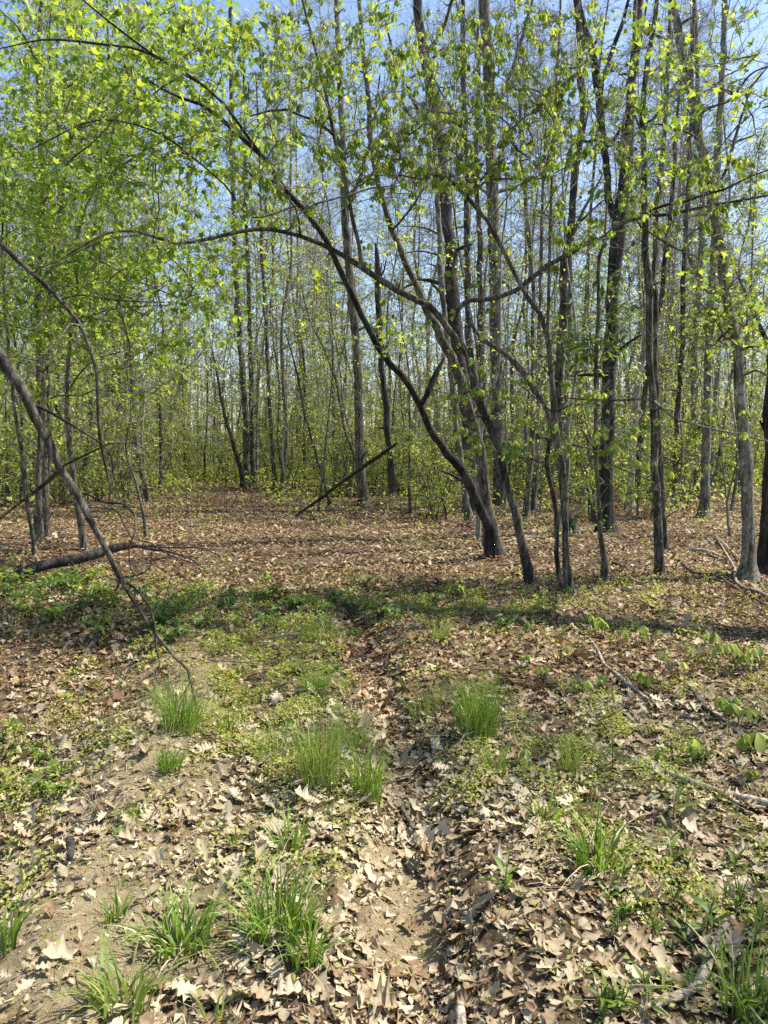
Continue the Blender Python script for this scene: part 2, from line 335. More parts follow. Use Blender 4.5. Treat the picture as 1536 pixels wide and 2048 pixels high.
def tip_points(sk, per, spread, back=.5):
    """points beside the outer ends of the twigs, with the local twig direction"""
    P, D, B = [], [], []
    for par, ch in sk.tips:
        k = max(1, rng.poisson(per)); n = len(ch)
        for _ in range(k):
            t = 1 - back * rng.random() ** 1.5; x = t * (n - 1); i = int(min(x, n - 2)); f = x - i
            b = sk.p[ch[i]] * (1 - f) + sk.p[ch[i + 1]] * f; d = sk.p[ch[i + 1]] - sk.p[ch[i]]
            B.append(b); D.append(d / (np.linalg.norm(d) + 1e-9))
    B, D = np.array(B), np.array(D); o = unit(len(B)); o[:, 2] *= .6
    return B, B + o * spread * rng.uniform(.3, 1, len(B))[:, None], D, o
def foliage(g, sk, kind, per, size, mat, tmat=0, spread=.12, back=.5, tint=(0, 1), stalk=.0008):
    if not sk.tips or per <= 0: return
    B, P, D, o = tip_points(sk, per, spread, back); n = len(P)
    if stalk: g.spikes(B, P, stalk * 1.5, tmat)
    sz = size * rng.uniform(.55, 1.2, n); tt = rng.uniform(*tint, n)
    if kind == 'droop':                               # palmate leaf of five hanging leaflets
        az = rng.uniform(0, 2 * PI, n)
        for k in range(5):
            a = az + k * 2 * PI / 5 * .85 + rng.normal(0, .15, n)
            d = np.stack([np.cos(a) * .75, np.sin(a) * .75, rng.normal(-.75, .22, n)], 1)
            nn = np.stack([np.cos(a) * .7, np.sin(a) * .7, np.full(n, .75)], 1) + .15 * unit(n)
            g.leaves(LEAFLET, P, d, nn, sz * (1.1 if k in (1, 2, 3) else .85), mat, np.clip(tt + rng.normal(0, .1, n), 0, 1), rng.normal(.3, .2, n), rng.normal(-.35, .15, n))
    else:
        d = o * .8 + D * .4 + unit(n) * .45; d[:, 2] -= .35
        nn = np.array([0, -.1, 1.]) + unit(n) * .62
        g.leaves({'maple': MAPLE, 'maple3': MAPLE3, 'ovate': OVATE, 'diam': DIAM}[kind], P, d, nn, sz, mat, tt)
def sprays(g, sk, per, L, r, mat=0):
    if not sk.tips: return
    B, P, D, o = tip_points(sk, per, .1, .9); d = D + o * .75 + np.array([0, 0, .25]); d /= np.linalg.norm(d, axis=1)[:, None]
    g.spikes(B, B + d * (L * rng.uniform(.4, 1.2, len(B)))[:, None], r, mat)

# ------------------------------------------------------------------ hero trees, traced in the photograph (u, v, width in photo pixels) at their own depth
def flare(Q, amount=.6, reach=.3):
    h = Q[:, 2] - Q[0, 2]; Q[:, 3] *= 1 + amount * np.exp(-np.maximum(h, 0) / reach * 1.6); return Q
def trace(pts, Y0, Y1=None, step=.12, pw=1.0):
    n = len(pts); out = []
    Ls = np.concatenate([[0], np.cumsum([math.hypot(pts[i + 1][0] - pts[i][0], pts[i + 1][1] - pts[i][1]) for i in range(n - 1)])]); Ls /= Ls[-1]
    for (u, v, w), t in zip(pts, Ls):
        Y = Y0 + ((Y1 if Y1 is not None else Y0) - Y0) * t ** pw
        p = at(u, v, Y); out.append([*p, .9 * w / 2 * np.linalg.norm(p - [0, 0, CH]) / F])
    q = smooth(out, step); m = len(q); k = np.linspace(0, 1, m)[:, None]
    for w_ in (.35, .12):
        nn = max(3, int(m * step / w_)); c = rng.normal(0, 1, (nn + 1, 3)); xi = np.linspace(0, nn, m)
        wob = np.stack([np.interp(xi, np.arange(nn + 1), c[:, d]) for d in range(3)], 1); q[:, :3] += wob * np.minimum(q[:, 3:4] * .2, .011) * np.sin(PI * np.clip(k * 1.02, 0, 1)) ** .5
    q[:, 3] *= 1 + .07 * np.interp(np.linspace(0, max(3, m // 4), m), np.arange(max(3, m // 4) + 1), rng.normal(0, 1, max(3, m // 4) + 1)); return q
def stubs(g, q, n):
    if len(q) < 8: return
    for i in rng.integers(3, max(4, len(q) - 1), n):
        d = unit(1)[0]; t = q[min(i + 1, len(q) - 1), :3] - q[i - 1, :3]; t /= np.linalg.norm(t) + 1e-9; d = d - t * (d @ t) * .6 + t * .3; d /= np.linalg.norm(d) + 1e-9; r = q[i, 3]
        if r < .006: continue
        L = r * rng.uniform(2, 6); P = np.array([q[i, :3], q[i, :3] + d * (r + L * .5) + [0, 0, L * .05], q[i, :3] + d * (r + L)]); g.tube(P, np.array([r * .45, r * .28, r * .12]), 5, 0, .1)
def hero(name, label, cat, bark, trunk, Y=None, Yend=None, limbs=(), zones=(), auto=None, leaf='maple3', lmat='fresh', lsize=.07, per=4, spray=(6, .42, .0018),
         rough=.05, group=None, sides=12, fl=.55, spread=.12, tint=(0, 1), step=.15, rtip=.0022):
    Y = Y or depth(trunk[0][1])
    tr = trace(trunk, Y, Yend); dz = terr(tr[0, 0], tr[0, 1]) - .06 - tr[0, 2]
    tr[0, 2] += dz if abs(dz) < .5 else 0
    if fl: tr = flare(tr, fl)
    base = np.array([tr[0, 0], tr[0, 1], terr(tr[0, 0], tr[0, 1])])
    e = thing(name, base, label, cat, group); bm = M[bark]
    g = Geo(); g.tube(tr[:, :3], tr[:, 3], sides, 0, rough); stubs(g, tr, 9); g.build('trunk', [bm], e, base)
    sk = Skel(); sk.line(tr)
    for lb in limbs:
        q = trace(lb['p'], lb.get('Y', Y), lb.get('Y1')); j = int(np.argmin(np.sum((sk.p[:sk.n] - q[0, :3]) ** 2, 1)))
        q[0, :3] = sk.p[j]
        q = np.vstack([q[:1], q[1:]]); g = Geo(); g.tube(q[:, :3], q[:, 3], 8, 0, rough * 1.2); stubs(g, q, 5); g.build('limb', [bm], e, base); sk.line(q)
    A = []
    for (u, v, su, sv, y0, y1, n) in zones:
        k = 0
        while k < n:
            a, b = rng.normal(0, .5, 2)
            if a * a + b * b > 1.3: continue
            A.append(at(u + a * su, v + b * sv, rng.uniform(y0, y1))); k += 1
    if auto:
        n, r0, r1, hmin = auto[:4]; ids = np.where((sk.p[:sk.n, 2] > hmin))[0]
        for i in rng.choice(ids, n):
            d = unit(1)[0]; d[2] = abs(d[2]) * .6; A.append(sk.p[i] + d * rng.uniform(r0, r1))
    if A:
        A = np.array(A); A = A[A[:, 2] > .4]
        sk.grow(A, step, rtip=rtip); g = Geo(); sk.twig_mesh(g, 0)
        if spray: sprays(g, sk, *spray)
        if per: foliage(g, sk, leaf, per, lsize, 1, 0, spread, tint=tint)
        g.build('crown_or_twigs', [M['twig'], M[lmat]], e, base)
    return e

HERO = []
# --- the leaning group in the middle
hero('leaning_tree', 'leaning brown tree whose trunk bends into a long limb arching left over the clearing', 'tree', 'bark',
     [(1064, 1166, 24), (1056, 1140, 22), (1048, 1110, 21), (1038, 1058, 20), (1030, 1022, 19), (1017, 985, 19), (1007, 936, 18), (991, 879, 17), (967, 831, 17), (949, 766, 16), (936, 711, 16), (922, 688, 16), (905, 668, 16),
      (884, 638, 15), (861, 612, 15), (832, 600, 14), (796, 581, 14), (760, 558, 13), (725, 535, 12), (690, 512, 11), (640, 488, 10), (600, 472, 9), (540, 458, 8), (480, 463, 7), (420, 478, 7), (350, 487, 6), (300, 471, 6), (270, 463, 5), (215, 466, 4), (165, 492, 3), (120, 520, 2)],
     Yend=7.0, limbs=[
         dict(p=[(915, 672, 13), (911, 648, 11), (914, 625, 10), (926, 606, 10), (941, 601, 10), (975, 598, 10), (1001, 593, 9), (1025, 584, 9), (1040, 576, 9), (1059, 560, 9), (1095, 530, 9), (1140, 508, 9), (1166, 490, 9), (1204, 477, 9), (1225, 461, 8), (1256, 441, 8), (1295, 433, 7), (1341, 428, 7), (1385, 418, 6), (1436, 407, 6), (1501, 397, 5), (1560, 385, 4)], Y=8.2, Y1=7.4),
         dict(p=[(1245, 446, 6), (1295, 423, 5), (1333, 410, 5), (1367, 405, 4), (1398, 394, 4), (1449, 379, 4), (1501, 353, 3), (1550, 335, 2)], Y=7.8, Y1=7.2),
         dict(p=[(1262, 440, 4), (1320, 479, 4), (1364, 503, 3), (1400, 516, 2)], Y=7.8, Y1=7.4),
         dict(p=[(722, 530, 9), (718, 490, 8), (705, 440, 8), (692, 370, 7), (668, 270, 7), (647, 165, 6), (620, 60, 5), (605, 0, 5), (590, -120, 3)], Y=7.7, Y1=7.4),
         dict(p=[(672, 272, 7), (655, 258, 6), (630, 240, 6), (605, 233, 5), (575, 220, 5), (540, 222, 4), (500, 232, 3)], Y=7.5, Y1=7.2),
         dict(p=[(600, 470, 6), (597, 440, 5), (590, 415, 4), (575, 395, 3)], Y=7.5)],
     zones=[(640, 90, 200, 150, 6.6, 8.4, 90), (560, 300, 150, 130, 6.6, 8, 40), (1400, 390, 150, 90, 6.6, 7.8, 30), (1180, 420, 130, 80, 7.2, 8.2, 10), (330, 450, 180, 80, 6.4, 7.4, 25), (800, 280, 190, 140, 7, 8.2, 80)],
     auto=(75, .25, 1.1, 2.2), leaf='droop', lsize=.06, per=3.0, spread=.08)
hero('leaning_tree', 'dark leaning tree rising left from a stump-like forked foot, beside the grey trunk', 'tree', 'darkbark',
     [(990, 1080, 32), (981, 1058, 25), (973, 1043, 23), (957, 1011, 22), (941, 972, 22), (921, 938, 18), (897, 912, 16), (879, 884, 15), (858, 855, 15), (837, 813, 15), (819, 779, 14), (801, 750, 14), (780, 727, 14), (745, 672, 14), (715, 612, 13), (690, 560, 13), (668, 512, 12), (640, 462, 11), (600, 410, 11), (560, 365, 10), (530, 320, 9), (500, 290, 9), (450, 245, 8), (400, 208, 7), (360, 195, 5), (325, 178, 4), (280, 150, 2)],
     Y=10.5, Yend=8.2, limbs=[
         dict(p=[(562, 370, 8), (540, 362, 8), (520, 355, 7), (500, 350, 5)], Y=8.9),
         dict(p=[(528, 318, 6), (490, 265, 6), (450, 210, 5), (400, 165, 5), (325, 120, 5), (260, 95, 4), (215, 90, 4), (150, 82, 4), (85, 80, 3), (0, 97, 2)], Y=8.7, Y1=7.6),
         dict(p=[(400, 168, 4), (300, 105, 4), (240, 60, 4), (165, 0, 3), (100, -60, 2)], Y=8.3, Y1=7.6),
         dict(p=[(600, 408, 4), (505, 435, 4), (450, 370, 4), (380, 310, 4), (325, 270, 4), (250, 245, 3), (175, 245, 3), (60, 300, 2)], Y=8.9, Y1=7.8),
         dict(p=[(843, 818, 11), (855, 790, 11), (866, 763, 12), (878, 738, 10), (888, 716, 4)], Y=9.75, Y1=9.9)],
     zones=[(400, 150, 330, 170, 7, 9.5, 150), (250, 260, 230, 150, 7, 9.5, 70)], auto=(90, .25, 1.0, 2.5), leaf='maple3', lsize=.09, per=6, lmat='fresh')
hero('tree', 'mottled grey tree leaning left beside the dark leaning trunk, curving up through the arching limb', 'tree', 'bark',
     [(985, 1062, 36), (973, 1006, 27), (967, 954, 25), (960, 902, 24), (949, 862, 23), (936, 810, 22), (926, 771, 22), (910, 730, 21), (894, 696, 20), (876, 659, 18), (855, 625, 17), (837, 584, 16), (819, 545, 15), (801, 497, 14), (785, 458, 13), (768, 410, 12), (752, 350, 11), (742, 280, 10), (735, 180, 9), (722, 60, 8), (710, -150, 5)],
     Y=11.6, Yend=10.8, limbs=[dict(p=[(787, 460, 6), (820, 420, 5), (845, 380, 4), (862, 340, 3)], Y=11, Y1=10.5)],
     zones=[(770, 180, 220, 220, 9.5, 11.5, 150)], auto=(40, .3, 1.2, 4), leaf='maple3', lsize=.075, per=4, spread=.15)
hero('leaning_tree', 'slim twin-stemmed tree whose upper stem curves left under a flat leafy top', 'tree', 'bark',
     [(1139, 1186, 20), (1136, 1160, 17), (1132, 1131, 15), (1130, 1058, 14), (1126, 996, 15), (1121, 936, 14), (1116, 884, 16), (1111, 850, 17), (1108, 800, 13), (1105, 758, 11), (1100, 717, 10), (1092, 670, 11), (1082, 631, 10), (1061, 600, 10), (1043, 571, 9), (1025, 536, 9), (1009, 505, 9), (993, 477, 9), (975, 443, 8), (952, 417, 8), (931, 391, 8), (900, 362, 7), (879, 352, 6), (863, 352, 6), (842, 360, 4), (800, 350, 3), (740, 352, 2)],
     Yend=7.6, fl=.35, limbs=[
         dict(p=[(1126, 1184, 14), (1120, 1160, 12), (1116, 1131, 11), (1115, 1079, 11), (1112, 1027, 11), (1103, 972, 10), (1095, 946, 10), (1093, 923, 10), (1098, 890, 11), (1105, 862, 12)], Y=8.25, Y1=8.1),
         dict(p=[(1104, 842, 14), (1095, 818, 13), (1069, 779, 13), (1048, 748, 13), (1022, 719, 12), (1004, 704, 12), (973, 685, 10), (960, 675, 9), (947, 657, 7), (938, 635, 4)], Y=8.1, Y1=8.6),
         dict(p=[(1092, 668, 8), (1096, 640, 7), (1099, 580, 7), (1100, 510, 6), (1102, 440, 6), (1103, 380, 5), (1107, 300, 5), (1112, 180, 5), (1120, 40, 4), (1125, -80, 3)], Y=7.95),
         dict(p=[(934, 394, 5), (947, 385, 5), (967, 367, 5), (988, 359, 5), (1027, 357, 4), (1061, 359, 4), (1092, 354, 3), (1140, 330, 2)], Y=7.8),
         dict(p=[(900, 362, 4), (913, 365, 4), (936, 367, 4), (962, 359, 3), (1001, 331, 3), (1060, 318, 2)], Y=7.7),
         dict(p=[(1113, 895, 5), (1150, 890, 5), (1175, 896, 4), (1200, 906, 4), (1226, 930, 4), (1260, 945, 3), (1300, 960, 3), (1345, 1000, 2)], Y=8.1, Y1=7.4),
         dict(p=[(1095, 930, 5), (1080, 922, 4), (1060, 916, 4), (1030, 912, 3), (990, 895, 2), (950, 900, 2)], Y=8.1, Y1=7.5),
         dict(p=[(1107, 830, 4), (1040, 770, 3), (1000, 760, 3), (960, 800, 2)], Y=8, Y1=7.5)],
     zones=[(930, 300, 260, 110, 6.8, 8.4, 130), (1080, 250, 200, 120, 6.8, 8.2, 60), (990, 790, 110, 70, 7.1, 8.0, 22), (970, 900, 90, 60, 7.0, 7.8, 18), (1230, 900, 170, 110, 7, 7.8, 16), (1040, 90, 200, 140, 7, 8.4, 120), (880, 160, 170, 130, 7, 8.4, 100), (1190, 170, 230, 150, 7.2, 9, 75)],
     auto=(70, .25, 1.0, 1.2), leaf='droop', lsize=.058, per=2.8, spread=.07)
# --- upright trunks near the leaning group
hero('tree', 'very dark thick trunk rising behind the grey leaning tree into the leaves', 'tree', 'darkbark',
     [(943, 1020, 34), (940, 960, 29), (934, 836, 28), (925, 760, 28), (917, 706, 28), (910, 641, 28), (907, 602, 28), (904, 550, 27), (898, 484, 23), (892, 432, 21), (884, 354, 20), (880, 302, 20), (873, 250, 20), (862, 180, 19), (850, 110, 18), (836, 30, 17), (826, -160, 12)],
     limbs=[dict(p=[(873, 248, 9), (840, 225, 8), (815, 180, 7), (790, 120, 5), (770, 40, 3)]), dict(p=[(850, 112, 8), (885, 60, 6), (905, 0, 5), (920, -60, 3)])],
     auto=(60, .5, 2.2, 6), lsize=.08, per=1.2, spread=.2, step=.3, rough=.07)
hero('tree', 'pale straight trunk with bleached bark standing beside the very dark trunk', 'tree', 'greybark',
     [(962, 1012, 20), (955, 900, 16), (947, 758, 14), (939, 693, 14), (936, 628, 13), (935, 550, 12), (934, 432, 12), (934, 354, 11), (930, 250, 10), (926, 120, 9), (925, -120, 6)],
     limbs=[dict(p=[(930, 256, 6), (915, 230, 5), (885, 190, 4), (860, 140, 3)])], auto=(40, .4, 1.8, 5), lsize=.08, per=1.2, spread=.2, step=.3)
hero('tree', 'slender grey trunk just left of the very dark trunk, its foot bent right', 'tree', 'greybark',
     [(938, 1036, 17), (930, 993, 13), (921, 902, 12), (913, 862, 12), (906, 784, 12), (896, 690, 12), (888, 620, 12), (882, 560, 12), (879, 484, 11), (876, 406, 11), (874, 367, 9), (870, 300, 7), (855, 220, 5), (850, 100, 3)],
     limbs=[dict(p=[(880, 512, 5), (850, 502, 4), (820, 504, 3), (790, 512, 2)]), dict(p=[(878, 466, 4), (840, 455, 3), (800, 452, 2)])],
     auto=(30, .4, 1.6, 4), lsize=.07, per=4, spread=.2, step=.3)
hero('tree', 'thick straight grey trunk standing right behind the crossing limbs in the middle', 'tree', 'greybark',
     [(1002, 1010, 32), (999, 930, 26), (996, 888, 25), (994, 784, 25), (992, 680, 25), (991, 550, 25), (988, 510, 25), (986, 406, 24), (983, 350, 23), (978, 150, 21), (968, 25, 20), (960, -160, 14)],
     limbs=[dict(p=[(981, 250, 10), (1005, 190, 8), (1030, 120, 7), (1060, 20, 5), (1075, -60, 3)]), dict(p=[(975, 120, 9), (945, 60, 7), (915, 15, 5), (895, -60, 3)])],
     auto=(60, .5, 2.4, 6), lsize=.08, per=1.2, spread=.2, step=.3)
hero('tree', 'medium trunk with a ragged bark tuft, between the pale and thick grey trunks', 'tree', 'bark',
     [(972, 1002, 14), (966, 900, 12), (963, 758, 12), (961, 628, 12), (960, 560, 12), (960, 484, 12), (955, 400, 10), (952, 300, 9), (958, 180, 7), (955, 40, 5)],
     auto=(35, .5, 1.8, 5), lsize=.08, per=1.2, spread=.2, step=.3)
hero('tree', 'dark trunk leaning right behind the twin-stemmed tree, with a burl high up', 'tree', 'bark',
     [(1148, 1066, 26), (1140, 1040, 19), (1131, 1011, 18), (1120, 900, 18), (1116, 780, 18), (1121, 693, 18), (1126, 628, 18), (1131, 536, 18), (1142, 458, 17), (1150, 354, 16), (1158, 300, 15), (1166, 200, 14), (1160, 90, 12), (1153, 0, 11), (1145, -150, 8)],
     limbs=[dict(p=[(1138, 490, 8), (1155, 450, 7), (1175, 405, 5), (1205, 350, 3)]), dict(p=[(1142, 460, 5), (1185, 420, 4), (1215, 395, 3)])],
     auto=(50, .4, 1.8, 5), lsize=.07, per=3, spread=.2, step=.25)
hero('tree', 'thin grey trunk directly behind the dark burled trunk', 'tree', 'greybark',
     [(1143, 1006, 11), (1134, 954, 9), (1130, 876, 9), (1131, 836, 8), (1135, 732, 8), (1138, 654, 8), (1141, 550, 8), (1146, 440, 7), (1156, 340, 5), (1180, 200, 3)], auto=(25, .5, 1.8, 6), per=3, spread=.2, step=.3)
hero('tree', 'slim grey trunk left of the twin-stemmed tree, lit along its right side', 'tree', 'greybark',
     [(1052, 1035, 15), (1056, 980, 12), (1061, 928, 12), (1065, 863, 11), (1066, 732, 10), (1066, 654, 9), (1066, 575, 9), (1059, 484, 9), (1051, 380, 8), (1043, 328, 7), (1040, 200, 6), (1035, 60, 4)], auto=(40, .4, 1.8, 5), per=3, spread=.2, step=.3)
hero('tree', 'thin grey trunk in a pair, right of its slim grey neighbour', 'tree', 'greybark',
     [(1067, 1020, 13), (1070, 960, 11), (1073, 928, 10), (1076, 850, 9), (1078, 700, 8), (1082, 560, 7), (1084, 420, 6), (1092, 250, 4)], auto=(25, .4, 1.8, 6), per=3, spread=.2, step=.3)
# --- right hand trunks
hero('tree', 'thick black-barked tree that forks in two halfway up, with a wide dark foot', 'tree', 'darkbark',
     [(1212, 1062, 50), (1211, 1040, 40), (1211, 1010, 32), (1212, 979, 28), (1212, 902, 28), (1215, 859, 27), (1217, 782, 26), (1220, 679, 26), (1224, 602, 27), (1228, 559, 28), (1234, 482, 28), (1239, 430, 29), (1245, 392, 22), (1251, 340, 20), (1255, 289, 20), (1260, 220, 19), (1265, 150, 18), (1273, 75, 17), (1278, 0, 16), (1288, -160, 11)],
     fl=.3, limbs=[
         dict(p=[(1234, 446, 22), (1222, 418, 17), (1216, 390, 16), (1215, 353, 15), (1210, 314, 15), (1206, 276, 15), (1198, 200, 15), (1183, 100, 13), (1165, 40, 11), (1150, -30, 9)]),
         dict(p=[(1210, 300, 8), (1232, 270, 7), (1250, 245, 5)]),
         dict(p=[(1205, 270, 9), (1175, 285, 6), (1150, 275, 4), (1130, 268, 3)]),
         dict(p=[(1196, 190, 9), (1215, 130, 8), (1240, 60, 7), (1262, -20, 5)])],
     auto=(70, .4, 2.0, 4.5), lsize=.07, per=3, spread=.2, step=.25, rough=.06, sides=16)
hero('sapling', 'slim brown stem standing close in front of the black forked tree', 'tree', 'bark',
     [(1212, 1158, 16), (1208, 1120, 12), (1202, 1069, 11), (1197, 992, 9), (1193, 902, 9), (1192, 850, 9), (1190, 782, 9), (1193, 705, 8), (1196, 627, 8), (1196, 560, 7), (1199, 515, 7), (1208, 490, 6), (1212, 440, 4), (1215, 380, 3)],
     limbs=[dict(p=[(1204, 1020, 4), (1222, 1005, 3), (1240, 990, 2)]), dict(p=[(1192, 890, 3), (1175, 880, 3), (1160, 850, 2)])],
     zones=[(1180, 690, 90, 50, 8.2, 9.4, 26), (1230, 640, 60, 60, 8.4, 9.2, 10), (1180, 1000, 40, 40, 8.8, 9.4, 6)], auto=(14, .2, .6, 2), leaf='ovate', lsize=.10, lmat='deep', per=7, spread=.16, fl=.6)
hero('tree', 'straight slender grey-barked tree with speckled bark, nearest upright trunk at right', 'tree', 'greybark',
     [(1321, 1150, 20), (1319, 1120, 17), (1318, 1082, 17), (1313, 1005, 16), (1309, 927, 16), (1307, 850, 15), (1304, 800, 15), (1300, 730, 14), (1297, 627, 13), (1295, 550, 13), (1292, 482, 13), (1290, 379, 12), (1287, 276, 11), (1288, 200, 10), (1296, 120, 9), (1308, 50, 8), (1313, 0, 7), (1325, -140, 4)],
     fl=.3, zones=[(1330, 850, 210, 90, 7.4, 9.3, 18), (1200, 790, 130, 50, 8, 9.4, 10)],
     limbs=[dict(p=[(1305, 797, 6), (1280, 798, 5), (1240, 801, 5), (1190, 800, 4), (1140, 797, 3), (1090, 790, 2)], Y1=8.8), dict(p=[(1303, 792, 6), (1320, 815, 5), (1345, 835, 4), (1400, 852, 4), (1470, 868, 3), (1540, 884, 2)], Y1=7.8), dict(p=[(1288, 258, 6), (1320, 220, 5), (1350, 170, 4), (1375, 140, 3)]), dict(p=[(1289, 262, 5), (1270, 235, 4), (1255, 190, 3)])],
     auto=(50, .3, 1.1, 2.5), leaf='droop', lsize=.07, per=1.4, spread=.1)
hero('tree', 'slender dark trunk standing half hidden just right of the speckled grey trunk', 'tree', 'bark',
     [(1329, 1100, 15), (1327, 1040, 12), (1324, 979, 12), (1318, 876, 11), (1314, 800, 11), (1311, 730, 11), (1311, 627, 11), (1310, 550, 11), (1314, 440, 10), (1325, 300, 8), (1335, 160, 7), (1340, 20, 5)], auto=(40, .4, 1.4, 4), per=2, spread=.2, step=.25)
hero('tree', 'leaning grey-brown tree with furrowed bark, curving left as it rises at the right edge', 'tree', 'greybark',
     [(1495, 1158, 34), (1497, 1128, 26), (1498, 1095, 24), (1495, 1017, 23), (1492, 927, 24), (1487, 870, 23), (1482, 820, 21), (1478, 756, 20), (1470, 679, 19), (1458, 614, 19), (1449, 550, 18), (1447, 521, 18), (1436, 456, 18), (1424, 405, 17), (1413, 340, 17), (1401, 285, 16), (1385, 225, 15), (1370, 140, 14), (1355, 50, 13), (1343, 0, 12), (1320, -160, 8)],
     limbs=[dict(p=[(1388, 240, 6), (1420, 215, 5), (1460, 200, 4), (1500, 150, 3), (1545, 130, 2)], Y1=6.5), dict(p=[(1478, 760, 6), (1510, 740, 5), (1545, 760, 4)], Y1=8.5),
            dict(p=[(1456, 690, 5), (1430, 640, 4), (1390, 600, 3), (1350, 610, 2)], Y1=8), dict(p=[(1404, 280, 5), (1360, 260, 4), (1300, 250, 3), (1240, 300, 2)], Y1=8)],
     zones=[(1470, 560, 110, 150, 7.5, 9.2, 70), (1440, 120, 150, 170, 5.0, 7.5, 42), (1340, 300, 140, 100, 6.5, 8.5, 40), (1420, 660, 130, 80, 8, 9, 25), (1280, 120, 140, 130, 6.5, 8.5, 26)],
     auto=(40, .3, 1, 2.5), leaf='maple', lsize=.08, lmat='fresh', per=4, spread=.12)
hero('tree', 'dark trunk with a flared mossy foot, cut by the right edge', 'tree', 'darkbark',
     [(1531, 1148, 40), (1533, 1100, 30), (1536, 1020, 27), (1541, 900, 26), (1546, 760, 24), (1556, 560, 22), (1570, 300, 18), (1585, 0, 14), (1595, -160, 9)],
     limbs=[dict(p=[(1545, 700, 10), (1522, 660, 8), (1500, 610, 6), (1480, 560, 4), (1466, 530, 3)])], zones=[(1500, 640, 80, 110, 8.8, 10, 40)], auto=(20, .3, 1.2, 3), leaf='maple3', lsize=.09, lmat='fresh', per=5, spread=.15)
hero('tree', 'straight dark trunk far behind, between the speckled trunk and the pale-sided trunk', 'tree', 'bark',
     [(1350, 1016, 14), (1350, 980, 11), (1351, 927, 10), (1353, 850, 10), (1357, 782, 10), (1364, 679, 10), (1366, 602, 10), (1367, 550, 10), (1375, 420, 9), (1380, 280, 8), (1385, 100, 6), (1390, -80, 4)], auto=(45, .4, 2, 5), per=2, spread=.2, step=.3)
hero('tree', 'straight brown trunk with a sunlit pale right side, its foot dark', 'tree', 'greybark',
     [(1408, 1036, 24), (1409, 1000, 18), (1411, 927, 17), (1413, 850, 17), (1416, 730, 16), (1421, 627, 16), (1425, 550, 15), (1430, 420, 14), (1436, 300, 13), (1445, 160, 11), (1450, 0, 9), (1455, -140, 6)],
     limbs=[dict(p=[(1432, 380, 7), (1455, 330, 6), (1475, 260, 5), (1500, 180, 3)])], auto=(60, .4, 2.2, 5), per=2, spread=.2, step=.3)
hero('tree', 'grey trunk paired with the pale-sided trunk, standing on its left', 'tree', 'greybark',
     [(1393, 1000, 16), (1394, 930, 13), (1393, 876, 13), (1388, 800, 13), (1390, 700, 12), (1394, 627, 12), (1399, 550, 12), (1405, 420, 10), (1400, 300, 9), (1395, 150, 7), (1390, 0, 5)],
     limbs=[dict(p=[(1398, 560, 9), (1380, 520, 7), (1372, 470, 5), (1360, 380, 3)])], auto=(50, .4, 2.2, 5), per=2, spread=.2, step=.3)
hero('dead_tree', 'weathered pale trunk with a knot hole and peeling bark, right of the black forked tree', 'tree', 'pale',
     [(1260, 1016, 18), (1262, 970, 15), (1266, 876, 14), (1271, 808, 14), (1281, 740, 13), (1290, 690, 12), (1298, 620, 11), (1312, 540, 9), (1320, 460, 6)], auto=(16, .3, 1.2, 4), per=1, spread=.2, step=.3)
hero('tree', 'leaning dark trunk crossing close behind the speckled grey trunk', 'tree', 'bark',
     [(1272, 1008, 14), (1277, 930, 12), (1281, 870, 12), (1290, 780, 11), (1302, 700, 11), (1322, 600, 10), (1332, 500, 9), (1345, 380, 8), (1352, 250, 6), (1372, 80, 4)], auto=(40, .4, 2, 5), per=2, spread=.2, step=.3)
# --- left side
hero('tree', 'straight dark trunk at the left carrying the bright yellow-green canopy', 'tree', 'bark',
     [(76, 1040, 15), (78, 960, 12), (80, 850, 11), (79, 720, 11), (77, 600, 11), (80, 550, 10), (83, 450, 10), (84, 350, 9), (78, 230, 8), (76, 100, 7), (90, -60, 5), (95, -250, 3)],
     Y=12, limbs=[
         dict(p=[(82, 470, 5), (110, 430, 5), (160, 390, 4), (230, 340, 4), (310, 290, 3), (400, 260, 2)], Y1=10), dict(p=[(80, 560, 5), (120, 530, 4), (190, 520, 4), (270, 560, 3), (370, 600, 2)], Y1=10.5),
         dict(p=[(83, 380, 5), (60, 330, 4), (20, 290, 4), (-50, 260, 3)], Y1=10), dict(p=[(78, 240, 5), (130, 180, 4), (200, 130, 4), (280, 60, 3), (350, 10, 2)], Y1=10),
         dict(p=[(84, 420, 4), (130, 300, 4), (190, 220, 3), (240, 150, 2)], Y1=9.5), dict(p=[(78, 700, 4), (130, 650, 4), (220, 620, 3), (330, 610, 2)], Y1=10.5), dict(p=[(77, 130, 5), (40, 60, 4), (0, 20, 3)], Y1=10)],
     zones=[(160, 170, 320, 240, 8.5, 13, 130), (300, 330, 320, 170, 8.5, 12.5, 75), (90, 380, 200, 190, 8.5, 12.5, 70), (280, 490, 260, 110, 9, 12, 45), (190, 620, 270, 100, 9, 12.5, 36), (330, 80, 280, 130, 9, 12, 40)],
     leaf='maple', lsize=.104, lmat='maple', per=15, spread=.36, spray=(2, .35, .002), rtip=.0026)
hero('tree', 'second dark trunk pressed close against the canopy tree at the left', 'tree', 'bark',
     [(93, 1030, 13), (90, 940, 11), (87, 850, 10), (85, 780, 9), (92, 650, 8), (110, 500, 7), (130, 350, 6), (150, 200, 5), (165, 40, 3)], Y=13, zones=[(230, 690, 260, 110, 10, 14, 110), (330, 560, 200, 90, 10, 13, 60)], auto=(30, .4, 1.4, 3), leaf='maple3', lmat='maple', lsize=.10, per=7, spread=.2)
